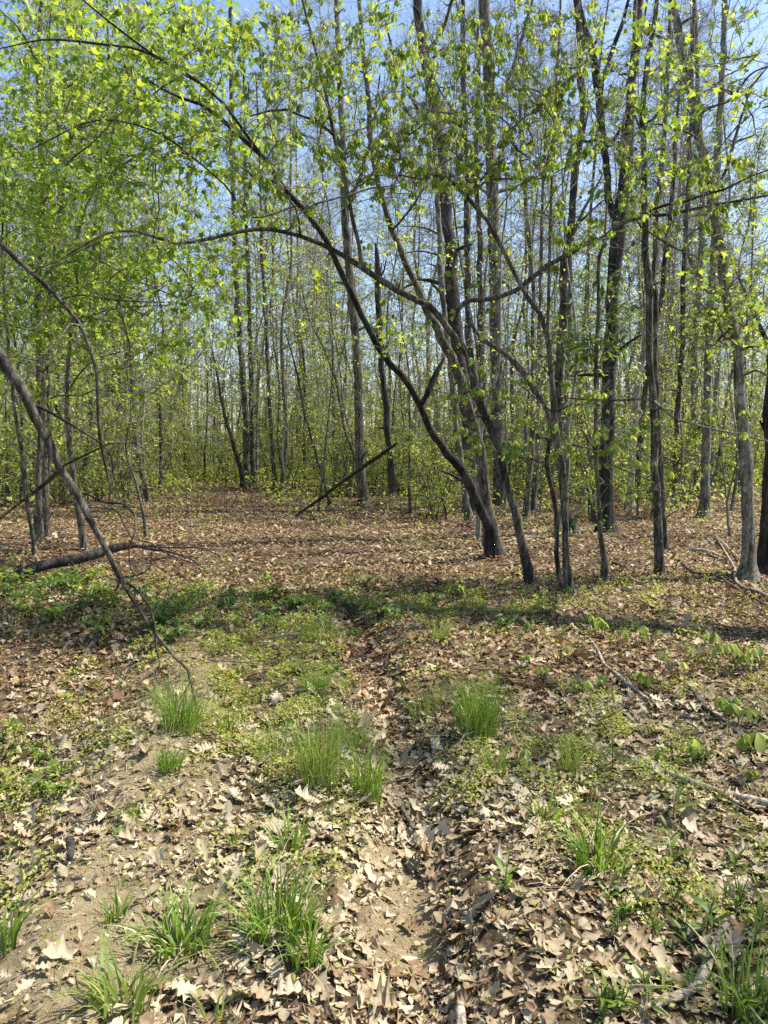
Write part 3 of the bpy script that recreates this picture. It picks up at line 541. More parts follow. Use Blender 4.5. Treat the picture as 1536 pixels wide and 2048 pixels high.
hero('sapling', 'crooked brown stem behind the broken hanging limb, foot in the leaves', 'tree', 'bark',
     [(171, 1098, 14), (163, 1050, 12), (155, 1010, 12), (146, 950, 11), (140, 900, 10), (136, 820, 9), (135, 750, 9), (140, 690, 8), (143, 650, 8), (155, 580, 7), (150, 500, 6), (170, 420, 5), (205, 340, 4), (230, 250, 3)],
     limbs=[dict(p=[(137, 780, 5), (165, 740, 4), (200, 715, 3), (260, 700, 2)]), dict(p=[(142, 655, 5), (120, 620, 4), (80, 600, 3), (30, 610, 2)])], zones=[(100, 480, 160, 120, 8.5, 10.5, 60), (240, 560, 160, 110, 9, 10.5, 50)], auto=(20, .3, .9, 2), leaf='maple3', lmat='maple', lsize=.09, per=6, spread=.15)
hero('sapling', 'thin curved sapling at the far left with its foot behind the fallen log', 'tree', 'bark',
     [(71, 1108, 9), (64, 1060, 8), (55, 1025, 8), (46, 925, 7), (38, 870, 7), (30, 825, 6), (20, 720, 6), (10, 625, 5), (4, 500, 4), (8, 360, 3)], zones=[(40, 640, 110, 140, 9, 10.5, 50)], auto=(20, .3, .9, 1.5), leaf='maple3', lmat='maple', lsize=.085, per=6, spread=.15)
hero('sapling', 'thin wavy sapling standing beside the left edge of the path', 'tree', 'bark',
     [(293, 1074, 8), (288, 1040, 7), (280, 1000, 6), (270, 960, 6), (260, 930, 5), (252, 890, 4), (262, 820, 4), (255, 740, 3), (270, 640, 2)], zones=[(270, 760, 130, 110, 10.5, 12.5, 40)], auto=(14, .3, .8, 1), leaf='maple3', lmat='under', lsize=.08, per=1.2, spread=.15)
# --- trunks along the path and in the middle distance
hero('tree', 'tall pale-grey trunk standing right beside the far end of the path', 'tree', 'greybark',
     [(494, 964, 20), (493, 930, 15), (492, 850, 13), (487, 770, 13), (481, 700, 12), (475, 600, 12), (470, 500, 11), (465, 300, 10), (462, 100, 8), (460, -60, 6)], Y=27, auto=(70, .5, 2.6, 6), per=3, lsize=.1, spread=.3, step=.4)
hero('tree', 'thin dark trunk immediately right of the pale path trunk', 'tree', 'bark',
     [(506, 956, 14), (504, 880, 11), (502, 760, 10), (500, 640, 9), (494, 480, 8), (490, 300, 7), (487, 100, 5)], Y=29, auto=(60, .5, 2.6, 6), per=3, lsize=.1, spread=.3, step=.4)
hero('tree', 'slim dark straight trunk between the path trunks and the leaning dead pole', 'tree', 'bark',
     [(551, 984, 11), (547, 930, 9), (542, 850, 9), (536, 750, 8), (531, 640, 8), (524, 500, 7), (520, 340, 5), (512, 150, 3)], auto=(40, .5, 2.2, 4), per=3, lsize=.09, spread=.3, step=.4)
hero('sapling', 'small dark stem leaning left at the foot of the pale path trunk', 'tree', 'bark', [(487, 962, 10), (470, 900, 9), (452, 840, 8), (440, 780, 5), (425, 700, 3)], Y=26, auto=(30, .4, 1.8, 2), lmat='under', per=6, lsize=.1, spread=.3, step=.4)
hero('tree', 'thick brown trunk in the middle, left of the dark leaning tree, lower half in leaves', 'tree', 'bark',
     [(728, 990, 26), (722, 940, 20), (718, 850, 19), (715, 750, 18), (706, 620, 18), (699, 540, 17), (692, 450, 15), (686, 320, 13), (680, 160, 11), (672, 0, 8)], Y=20,
     limbs=[dict(p=[(690, 430, 8), (720, 350, 7), (745, 260, 5), (760, 150, 3)]), dict(p=[(686, 310, 7), (660, 230, 6), (640, 130, 4)])], auto=(60, .5, 2.2, 5), per=3, lsize=.09, spread=.3, step=.35)
hero('sapling', 'thin bent sapling whose foot stands in front of the thick brown trunk', 'tree', 'bark',
     [(721, 1002, 9), (717, 960, 8), (712, 925, 7), (700, 890, 7), (690, 860, 6), (675, 775, 6), (662, 735, 5), (650, 700, 5), (620, 640, 3), (600, 560, 2)], auto=(22, .3, 1.4, 2), lmat='under', per=5, lsize=.08, spread=.2, step=.3)
hero('sapling', 'thin leaning sapling crossing above the lower end of the dead pole', 'tree', 'bark', [(661, 1012, 7), (648, 960, 6), (630, 900, 6), (607, 820, 5), (595, 750, 4), (570, 660, 2)], auto=(22, .3, 1.4, 2), lmat='under', per=5, lsize=.08, spread=.2, step=.3)
hero('dead_tree', 'dead leaning pole rising diagonally from the litter towards the dark leaning tree', 'dead tree', 'darkbark',
     [(585, 1036, 4), (620, 1012, 6), (650, 990, 7), (710, 945, 8), (768, 905, 8), (795, 886, 5)], Y=17, Yend=15.5, fl=0, rough=.1,
     limbs=[dict(p=[(700, 952, 5), (690, 930, 4), (686, 905, 2)])], auto=None)
hero('snag', 'dark broken snag with a jagged top standing behind the arching limb', 'dead tree', 'darkbark',
     [(786, 985, 16), (778, 900, 14), (770, 800, 13), (762, 700, 13), (757, 620, 13), (755, 550, 12), (754, 510, 10), (751, 486, 3)], Y=17, limbs=[dict(p=[(756, 560, 6), (768, 540, 4), (772, 520, 2)])], auto=None, fl=.3)

# ------------------------------------------------------------------ trees farther back: a few kinds, copied
def wood_tree(name, label, cat, group, H, r0, lean, crown_or_twigs, na, bark, leaf, lmat, lsize, per, spray, up=1.2, stems=1, step=.4, rtip=.004, wig=.1):
    e = thing(name, (0, 0, 0), label, cat, group); sk = Skel(40000); g = Geo(); bm = M[bark]
    for s_ in range(stems):
        n = 9; t = np.linspace(0, 1, n); a = rng.uniform(0, 2 * PI); hh = H * (1 if s_ == 0 else rng.uniform(.6, .95)); sp = lean * hh * (1 + 1.5 * (stems > 1))
        off = rng.normal(0, .12, 2) if stems > 1 else (0, 0)
        P = np.stack([off[0] + math.cos(a) * sp * t ** 1.4 + np.cumsum(rng.normal(0, .012 * hh, n)) * (t > 0), off[1] + math.sin(a) * sp * t ** 1.4 + np.cumsum(rng.normal(0, .012 * hh, n)) * (t > 0), hh * t, r0 * (1 - .82 * t ** .9)], 1)
        P[0, 2] = -.15; Q = smooth(P, max(.25, H / 50)); Q = flare(Q, .5, .4); g.tube(Q[:, :3], Q[:, 3], 9 if r0 > .05 else 6, 0, .04, cap=False); sk.line(Q)
    g.build('trunk', [bm], e)
    A = []
    h0, R, top = crown_or_twigs; axis = sk.p[:sk.n]
    while len(A) < na:
        h = rng.uniform(h0, 1.0) ** .9; q = (h - h0) / (1 - h0); rr = R * H * math.sin(PI * min(.98, .12 + .85 * q ** top)) * math.sqrt(rng.random())
        a = rng.uniform(0, 2 * PI); c = axis[int(np.argmin(np.abs(axis[:, 2] - h * H)))]
        A.append([c[0] + rr * math.cos(a), c[1] + rr * math.sin(a), h * H])
    sk.grow(A, step, up, rtip, wig, rmax=r0 * .5); g = Geo(); sk.twig_mesh(g, 0); sprays(g, sk, *spray)
    foliage(g, sk, leaf, per, lsize, 1, 0, .25 if H > 5 else .12, .6, stalk=0)
    g.build('crown_or_twigs', [M['twig'], M[lmat]], e); return e
WOODS = {
    'bare': [wood_tree('tree', '', 'tree', None, H, r, .05, (h0, .17, .8), 300, bk, 'diam', 'bud', .075, pr, (6, .8, .0034), 1.3)
             for H, r, h0, bk, pr in ((20, .10, .30, 'greybark', 2), (22, .12, .34, 'palebark', 1.5), (18, .08, .28, 'bark', 3), (21, .10, .3, 'palebark', 3), (17, .066, .25, 'greybark', 4), (15, .048, .22, 'palebark', 2), (18, .06, .3, 'palebark', 2), (14, .042, .2, 'greybark', 4))],
    'leafy': [wood_tree('tree', '', 'tree', None, H, r, .06, (h0, .20, .9), 260, 'bark', 'diam', 'under', .105, pr, (3, .5, .003), .6) for H, r, h0, pr in ((11, .06, .12, 8), (9, .05, .10, 9), (13, .07, .16, 7))],
    'sapling': [wood_tree('sapling', '', 'tree', None, H, r, .09, (.2, .16, 1), 60, 'palebark', 'diam', 'under', .075, 5, (6, .45, .002), .8, step=.25, rtip=.0022) for H, r in ((6.5, .035), (5.2, .026), (7.5, .042), (4.5, .022))],
    'shrub': [wood_tree('shrub', '', 'shrub', None, H, .018, .16, (.08, .33, .9), 120, 'bark', 'diam', 'under', .07, pr, (6, .4, .002), .4, 6, .25, .002) for H, pr in ((3.0, 12), (2.4, 12), (3.8, 11), (1.9, 12))],
}
used = {k: 0 for k in WOODS}
def plant(kind, i, x, y, sc, label, group):
    root = WOODS[kind][i]; loc = (x, y, float(terr(x, y)))
    tl = (rng.normal(0, .035), rng.normal(0, .035))
    if not root['label']:
        root.location = loc; root.rotation_euler = (*tl, rng.uniform(0, 6.28)); root.scale = (sc,) * 3; root['label'] = label; root['group'] = group
    else: copy_thing(root, loc, rng.uniform(0, 6.28), sc, label, group, tl)
LAB = {
    ('bare', 0): ('tall half-bare trunk among the others of the far wood beyond the left of the path', 'tall trunks of the far wood on the left'),
    ('bare', 1): ('tall half-bare trunk in the far wood behind the leaning trees of the middle', 'tall trunks of the far wood in the middle'),
    ('bare', 2): ('tall half-bare trunk in the far wood behind the upright trunks at the right', 'tall trunks of the far wood on the right'),
    ('leafy', 0): ('small leafy understory tree in the green thicket left of the path', 'leafy understory trees on the left'),
    ('leafy', 1): ('small leafy understory tree in the green thicket behind the leaning trees', 'leafy understory trees in the middle'),
    ('leafy', 2): ('small leafy understory tree in the green thicket behind the right trunks', 'leafy understory trees on the right'),
    ('sapling', 0): ('thin sapling in the thicket left of the path', 'thin saplings on the left'),
    ('sapling', 1): ('thin sapling in the thicket behind the leaning trees', 'thin saplings in the middle'),
    ('sapling', 2): ('thin sapling in the thicket behind the right trunks', 'thin saplings on the right'),
    ('shrub', 0): ('low light-green shrub under the trees left of the path', 'shrubs on the left'),
    ('shrub', 1): ('low light-green shrub under the trees beyond the clearing', 'shrubs beyond the clearing'),
    ('shrub', 2): ('low light-green shrub under the trees behind the right trunks', 'shrubs on the right')}
placed = []
def scatter(kind, n, y0, y1, gap, xlim=.60, pathgap=1.6, sc=(.85, 1.15), bias=None):
    k = tries = 0
    while k < n and tries < n * 60:
        tries += 1
        y = math.sqrt(rng.uniform(y0 ** 2, y1 ** 2)); x = rng.uniform(-xlim, xlim) * y
        if bias and rng.random() > bias(x / y, y): continue
        d, _, _ = seg_dist(np.array([x]), np.array([y]), PATH)
        if d[0] < pathgap: continue
        if any((x - a) ** 2 + (y - b) ** 2 < (gap * .5 + .5 * g2) ** 2 for a, b, g2 in placed): continue
        placed.append((x, y, gap)); z = 0 if x / y < -.17 else (1 if x / y < .24 else 2)
        plant(kind, int(rng.choice(8, p=[.08, .06, .1, .08, .14, .18, .16, .2])) if kind == 'bare' else int(rng.integers(len(WOODS[kind]))), x, y, rng.uniform(*sc), *LAB[(kind, z)]); k += 1
scatter('bare', 145, 19, 60, 1.1)
scatter('leafy', 62, 15, 52, 1.6, bias=lambda a, y: .8 if a < -.1 else (.45 if y > 22 else .1))
scatter('sapling', 150, 12, 42, .4, bias=lambda a, y: 1 if abs(a + .05) > .12 or y > 17 else .4)
scatter('shrub', 250, 15.5, 50, .5, pathgap=1.3, bias=lambda a, y: 1 if a < -.2 or y > 20 else .3)
# unseen trees added at the right, placed to throw shade into the view
def shade_tree(x, y, i, sc, kind='leafy'):
    plant(kind, i, x, y, sc, 'unseen tree added outside the view to shade the clearing', 'added shade trees beside the clearing')
shade_tree(6.6, 5.0, 0, .8); shade_tree(4.3, 2.9, 1, .55)
e = thing('leaning_tree', (6.1, 5.2, float(terr(6.1, 5.2))), 'bent tree added beyond the right edge to cast the shade band', 'tree')  # added out-of-view tree, bent so its shadow crosses the clearing as a band
q = smooth(np.array([[6.1 - 7.9 * t + .714 * h_, 5.2 + 2.6 * t + .196 * h_, h_, .24 * (1 - .5 * t)] for t, h_ in ((0, -.1), (.08, 1.4), (.2, 3.0), (.4, 4.6), (.6, 6.2), (.8, 7.8), (1, 9.4))]), .15); g = Geo(); g.tube(q[:, :3], q[:, 3], 12, 0, .06); b0 = np.array(e.location); g.build('trunk', [M['bark']], e, b0)
sk = Skel(); sk.line(q); A = [q[i, :3] + unit(1)[0] * rng.uniform(.4, 1.3) for i in rng.integers(int(len(q) * .35), len(q), 45)]; sk.grow(np.array(A), .2); g = Geo(); sk.twig_mesh(g, 0); foliage(g, sk, 'maple3', 5, .10, 1, 0, .25); g.build('crown_or_twigs', [M['twig'], M['fresh']], e, b0)

# ------------------------------------------------------------------ far wood, one mass
g = Geo()
n = 1500; x = rng.uniform(-70, 70, n); y = rng.uniform(58, 100, n); h = rng.uniform(9, 17, n); z = terr(x, y)
g.spikes(np.stack([x, y, z], 1), np.stack([x + rng.normal(0, .8, n), y, z + h], 1), rng.uniform(.05, .15, n), 0)
n = 40000; x = rng.uniform(-72, 72, n); y = rng.uniform(58, 98, n); z = terr(x, y) + rng.uniform(1, 15, n) * rng.uniform(.5, 1, n); d = unit(n); d[:, 2] = np.abs(d[:, 2]) + .5
A_ = np.stack([x, y, z], 1); g.spikes(A_, A_ + d * rng.uniform(.5, 1.6, n)[:, None], .013, 0)
n = 120000; x = rng.uniform(-72, 72, n); y = rng.uniform(56, 98, n); top = 5.5 + 4.0 * sstep(10, -25, x) + 2.2 * W_BIG(x, y); z = terr(x, y) + np.maximum(top, 2) * rng.random(n) ** 1.25
g.leaves(DIAM, np.stack([x, y, z], 1), unit(n), unit(n) + [0, 0, .6], rng.uniform(.10, .26, n), 1)
tag(g.build('distant_wood', [M['palebark'], M['under']]), 'hazy green and grey mass of far trees closing the view', 'woodland', kind='stuff')

# ------------------------------------------------------------------ ground
def axis(parts): return np.unique(np.round(np.concatenate(parts), 4))
geo = lambda a, b, n: a * (b / a) ** np.linspace(0, 1, n)
ys = axis([np.arange(-8, 1, .3), np.arange(1, 8, .026), np.arange(8, 24, .11), geo(24, 420, 70)])
xp = axis([np.arange(0, 4.2, .032), np.arange(4.2, 14, .16), geo(14, 420, 45)]); xs = np.concatenate([-xp[:0:-1], xp])
X, Yg = np.meshgrid(xs, ys); Z = terr(X, Yg); so, gr = masks(X, Yg)
nx, ny = len(xs), len(ys); i = (np.arange(ny - 1)[:, None] * nx + np.arange(nx - 1)[None]).ravel()
g = Geo(); g.add(np.stack([X, Yg, Z], -1).reshape(-1, 3), np.stack([i, i + 1, i + nx + 1, i + nx], 1))
o = g.build('ground', [M['ground']], attrs=dict(soil=so.ravel(), green=gr.ravel()))
tag(o, 'forest floor of bare soil and leaf litter with a shallow rut', 'ground', kind='structure')

# ------------------------------------------------------------------ leaf litter
def sample_ground(y0, y1, dens, side=.64, marg=2.0):
    A = side * (y1 ** 2 - y0 ** 2) + 2 * marg * (y1 - y0); n = int(A * dens)
    y = np.sqrt(rng.uniform(y0 ** 2, y1 ** 2, n)); x = rng.uniform(-1, 1, n) * (side * y + marg); return x, y
def normal_at(x, y, e=.03):
    return np.stack([-(terr(x + e, y) - terr(x - e, y)) / (2 * e), -(terr(x, y + e) - terr(x, y - e)) / (2 * e), np.ones_like(x)], 1)
def litter(y0, y1, dens, tpls, size, mat, flat=.35, redden=False, zr=.03):
    x, y = sample_ground(y0, y1, dens); so, gr = masks(x, y); dr, sr, _ = seg_dist(x, y, RUT)
    p = (1 - .76 * so) * (1 - .78 * gr) * np.clip(.75 + .3 * W_A(x, y), .3, 1); p = np.maximum(p, .85 * (dr < .2) * (so < .5))
    k = rng.random(len(x)) < p; x, y = x[k], y[k]; n = len(x)
    N_ = normal_at(x, y) + unit(n) * flat * rng.random(n)[:, None] ** 1.3 * 1.7; a = rng.uniform(0, 2 * PI, n); D = np.stack([np.cos(a), np.sin(a), rng.normal(0, .12, n)], 1)
    sz = size[0] + (size[1] - size[0]) * rng.random(n) ** 1.7; P = np.stack([x, y, terr(x, y) + .004 + zr * rng.random(n) ** 1.5], 1)
    P -= D * sz[:, None] * .5
    tn = np.clip(rng.normal(.56, .24, n) + .10 * W_B(x, y) + .05 * (y < 3.5), 0, 1)
    which = rng.integers(len(tpls), size=n)
    for q, t in enumerate(tpls):
        m = which == q; g.leaves(t, P[m], D[m], N_[m], sz[m], mat, tn[m], rng.normal(.22, .55, m.sum()), rng.normal(-.05, .38, m.sum()), .022)
g = Geo()
litter(1.4, 4.6, 900, OAK + [oak(13, 2.5, 1.2, 21), oak(11, 2, .8, 22), oak(15, 5, 1.1, 23)], (.025, .1), 0, zr=.022)
litter(1.4, 4.6, 620, BEECH + [strip_leaf(np.array([0, .2, .5, .75, 1.]), np.array([.02, .2, .16, .2, .03]), .5, 31), strip_leaf(np.array([0, .3, .6, 1.]), np.array([.12, .3, .16, .1]), .6, 32)], (.02, .075), 0, zr=.022)
litter(1.4, 4.6, 2000, CHIP, (.012, .04), 0, zr=.018)
litter(4.6, 9.5, 700, OAK2 + BEECH, (.025, .085), 1, zr=.025)
litter(4.6, 9.5, 700, CHIP, (.015, .05), 1)
litter(3.6, 8.5, 300, OAK2, (.03, .10), 0, zr=.025)
litter(9.5, 22, 330, CHIP, (.035, .10), 1)
litter(8.5, 22, 130, CHIP, (.04, .11), 0)
litter(22, 50, 40, CHIP, (.08, .18), 1)
x, y = sample_ground(1.6, 6, 2600); so, gr = masks(x, y); k = rng.random(len(x)) < .15 + .6 * so; x, y = x[k], y[k]; n = len(x)
g.leaves(CHIP[1], np.stack([x, y, terr(x, y) + .002 + .004 * rng.random(n)], 1), np.stack([np.cos(x * 997), np.sin(x * 997), rng.normal(0, .3, n)], 1), unit(n) * .7 + [0, 0, 1], .005 + .02 * rng.random(n) ** 2.5, 0, np.clip(rng.normal(.6, .3, n), 0, 1))
tag(g.build('leaf_litter', [M['litter'], M['rlitter']]), 'dry brown oak leaves covering the forest floor', 'leaf litter', kind='stuff')
g = Geo()
x, y = sample_ground(1.6, 9, 330); n = len(x); a = rng.uniform(0, 2 * PI, n); L = rng.uniform(.03, .22, n) * rng.uniform(.4, 1, n)
A_ = np.stack([x, y, terr(x, y) + rng.uniform(.003, .03, n)], 1); B_ = A_ + np.stack([np.cos(a) * L, np.sin(a) * L, rng.normal(0, .12, n) * L], 1)
g.spikes(A_, B_, rng.uniform(.0007, .0022, n))
x, y = sample_ground(4, 22, 2.2); n = len(x); a = rng.normal(0, .8, n) + PI * (rng.random(n) < .5); L = rng.uniform(.15, .9, n); A_ = np.stack([x, y, terr(x, y) + rng.uniform(.015, .05, n)], 1); B_ = A_ + np.stack([np.cos(a) * L, np.sin(a) * L, rng.normal(.02, .1, n) * L], 1); g.spikes(A_, B_, rng.uniform(.002, .007, n), 1)
tag(g.build('twig_litter', [M['straw'], M['dead']]), 'dry straw and broken twigs strewn over the litter', 'twig litter', kind='stuff')

# ------------------------------------------------------------------ ground cover and grass
g = Geo()
for y0, y1, dens, s0, s1 in ((1.6, 4.8, 8500, .009, .022), (4.8, 9.5, 3400, .014, .034)):
    x, y = sample_ground(y0, y1, dens); so, gr = masks(x, y); k = rng.random(len(x)) < gr * np.clip(.5 + .75 * W_SM(x, y) + .2 * W_C(x, y), 0, 1) * (1 - .6 * so) + .012; x, y = x[k], y[k]; n = len(x)
    P = np.stack([x, y, terr(x, y) + .006 + rng.random(n) ** 1.2 * .075 * np.clip(.5 + .6 * W_SM(x, y), .15, 1.2)], 1); D = unit(n); D[:, 2] = np.abs(D[:, 2]) * .5
    g.leaves(DIAM, P, D, unit(n) * .7 + [0, 0, 1], rng.uniform(s0, s1, n), 0, np.clip(rng.normal(.5, .22, n) + .15 * W_A(x, y), 0, 1))
for y0, y1, dens, s0, s1, hh in ((7.5, 17, 9, .03, .065, .22), (17, 50, 9, .06, .14, .6)):
    x, y = sample_ground(y0, y1, dens); k = rng.random(len(x)) < np.clip(.35 + .4 * W_B(x, y) + .03 * (y - 17), .05, 1) * (.2 + .8 * (seg_dist(x, y, PATH)[0] > .8)); x, y = np.repeat(x[k], 7), np.repeat(y[k], 7); n = len(x)
    x, y = x + rng.normal(0, hh * .3, n), y + rng.normal(0, hh * .3, n); P = np.stack([x, y, terr(x, y) + .02 + hh * rng.random(n) ** 1.3], 1); D = unit(n); D[:, 2] *= .4
    g.leaves(OVATE if y0 < 10 else DIAM, P, D, unit(n) * .6 + [0, 0, 1], rng.uniform(s0, s1, n), 1)
tag(g.build('ground_cover', [M['cover'], M['under']]), 'low yellow-green weeds creeping over soil and leaves', 'ground cover', kind='stuff')
def blades(g, base, n, L, w, spread, lean, mat=0, tint=(0, 1), seg=5):
    base = np.asarray(base, float); a = rng.uniform(0, 2 * PI, n); rr = spread * np.sqrt(rng.random(n)); o = np.stack([np.cos(a) * rr, np.sin(a) * rr], 1)
    a2 = a + rng.normal(0, .7, n); ln = np.abs(rng.normal(lean, lean * .6, n)); h = L * rng.uniform(.45, 1.1, n); tt = np.linspace(0, 1, seg)
    bx, by = base[..., 0] + o[:, 0], base[..., 1] + o[:, 1]; bz = terr(bx, by) - .005
    H = np.stack([np.cos(a2), np.sin(a2)], 1); out = tt[None] ** 1.9 * ln[:, None] * h[:, None]; up = tt[None] * h[:, None] * (1 - .45 * np.minimum(ln[:, None], 1.3) * tt[None] ** 2)
    cx, cy, cz = bx[:, None] + H[:, :1] * out, by[:, None] + H[:, 1:] * out, bz[:, None] + up
    ww = w * rng.uniform(.6, 1.2, n)[:, None] * (1 - tt[None] ** 2.2) * .5; tw = rng.uniform(0, 2 * PI, n); sx, sy = np.cos(tw)[:, None] * ww, np.sin(tw)[:, None] * ww
    V = np.stack([np.stack([cx - sx, cy - sy, cz], -1), np.stack([cx + sx, cy + sy, cz], -1)], 2).reshape(n, -1, 3)
    f = np.array([(2 * i, 2 * i + 1, 2 * i + 3, 2 * i + 2) for i in range(seg - 1)]); f = f[None] + (np.arange(n) * 2 * seg)[:, None, None]
    g.add(V.reshape(-1, 3), f.reshape(-1, 4), mat, np.repeat(rng.uniform(*tint, n), 2 * seg))
g = Geo()
x, y = sample_ground(1.6, 8.5, 170); so, gr = masks(x, y); k = rng.random(len(x)) < .05 + .55 * gr + .1 * so; x, y = x[k], y[k]
for px, py in zip(x, y): blades(g, (px, py), int(rng.integers(2, 6)), rng.uniform(.04, .13), .0035, .015, .35, 0, seg=4)
tag(g.build('grass', [M['palegrass']]), 'thin grass blades scattered over the clearing', 'grass', kind='stuff')
def gtuft(u, v, wpx, hpx, n, w, mat, label, lean=.35, tint=(0, 1), name='grass_tuft'):
    p = ground_at(u, v); d = np.linalg.norm(p - [0, 0, CH]); k = d / F
    z = float(terr(p[0], p[1])); g = Geo(); blades(g, p[:2], int(n * (1.6 if v < 1600 else 1.15)), hpx * k * (1.25 if v < 1600 else 1.0), w * .85, wpx * k * .30, lean * 1.25, 0, tint, 6)
    if mat == 'grass': blades(g, p[:2], max(6, n // 4), hpx * k * .75, w * .7, wpx * k * .36, 1.1, 1, (0, 1), 6)
    o = g.build(name, [M[mat], M['straw']], None, (p[0], p[1], z)); o.location = (p[0], p[1], z); tag(o, label, 'grass tuft', 'grass tufts in the clearing'); return o
for a in [
    (953, 1478, 120, 125, 190, .005, 'grass', 'big upright tuft of fine grass right of the leaf-filled rut', .28),
    (733, 1582, 95, 120, 110, .005, 'grass', 'upright dark grass tuft touching the left lip of the rut', .25),
    (640, 1578, 130, 130, 130, .006, 'palegrass', 'light yellow-green grass patch left of the dark tuft by the rut', .25),
    (360, 1478, 110, 110, 130, .005, 'grass', 'grass tuft under the tip of the hanging broken limb', .35),
    (340, 1562, 62, 52, 120, .004, 'grass', 'dense short tuft of fine dark grass on the sandy ridge', .4),
    (268, 1658, 62, 36, 110, .004, 'grass', 'lowest fine dark tuft, flat on the crest of the sandy ridge', .55),
    (573, 1698, 95, 85, 40, .010, 'grass', 'tuft of wider arching blades left of the bare soil patch', .5),
    (230, 1852, 50, 62, 24, .009, 'grass', 'small tuft on the sand left of the broad-bladed tuft', .4),
    (365, 1898, 150, 110, 75, .013, 'grass', 'broad-bladed arching tuft on the sandy ground', .7),
    (565, 1885, 190, 150, 120, .009, 'grass', 'large loose grass clump spreading left of the rut', .45),
    (612, 1948, 110, 105, 40, .012, 'grass', 'tall broad blades growing at the front of the large loose clump', .4),
    (245, 2050, 140, 120, 70, .011, 'palegrass', 'pale grass tuft at the bottom edge on the sand', .5),
    (8, 1925, 60, 130, 22, .010, 'grass', 'grass blades cut off by the left edge', .4),
    (428, 2052, 60, 90, 12, .010, 'palegrass', 'few upright blades at the bottom edge beside the pale tuft', .4),
    (630, 1395, 75, 38, 150, .005, 'grass', 'low dense dark grass patch below the broad-leaved weed', .5),
    (470, 1690, 40, 60, 14, .006, 'palegrass', 'sparse thin blades amid dry leaves between ridge and rut', .3),
    (1090, 1660, 70, 100, 14, .014, 'grass', 'few wide blades leaning left near the dark shade at right', .5),
    (1200, 1745, 130, 120, 75, .010, 'grass', 'dark grass clump in the shade at the right', .45),
    (1140, 1545, 60, 80, 26, .008, 'palegrass', 'thin upright pale grass right of the big fine tuft', .3),
    (1165, 1645, 60, 110, 14, .011, 'palegrass', 'tall single pale blades above the shaded dark clump', .25),
    (990, 1560, 70, 60, 40, .006, 'palegrass', 'short pale tuft below the big fine tuft', .4),
    (880, 1290, 60, 50, 50, .007, 'palegrass', 'short grass at the far end of the rut', .4),
    (1480, 2010, 120, 150, 40, .009, 'grass', 'grass blades among the weeds in the bottom right corner', .5),
    (205, 1640, 70, 110, 30, .004, 'straw', 'dry straw tuft on the ridge beside the flat fine tuft', .5),
    (555, 1515, 150, 55, 90, .005, 'palegrass', 'soft wide patch of short grass in the middle strip left of the light grass patch', .5),
    (705, 1490, 100, 80, 60, .005, 'palegrass', 'soft grass behind the dark tuft at the left lip of the rut', .4),
    (850, 1420, 110, 70, 70, .005, 'palegrass', 'soft grass on the right lip of the rut behind the big fine tuft', .45),
    (650, 1280, 160, 40, 110, .006, 'palegrass', 'low wide grass at the back of the green middle strip', .5),
    (455, 1470, 40, 60, 20, .006, 'grass', 'little tuft right of the hanging limb tip', .35)]: gtuft(*a)

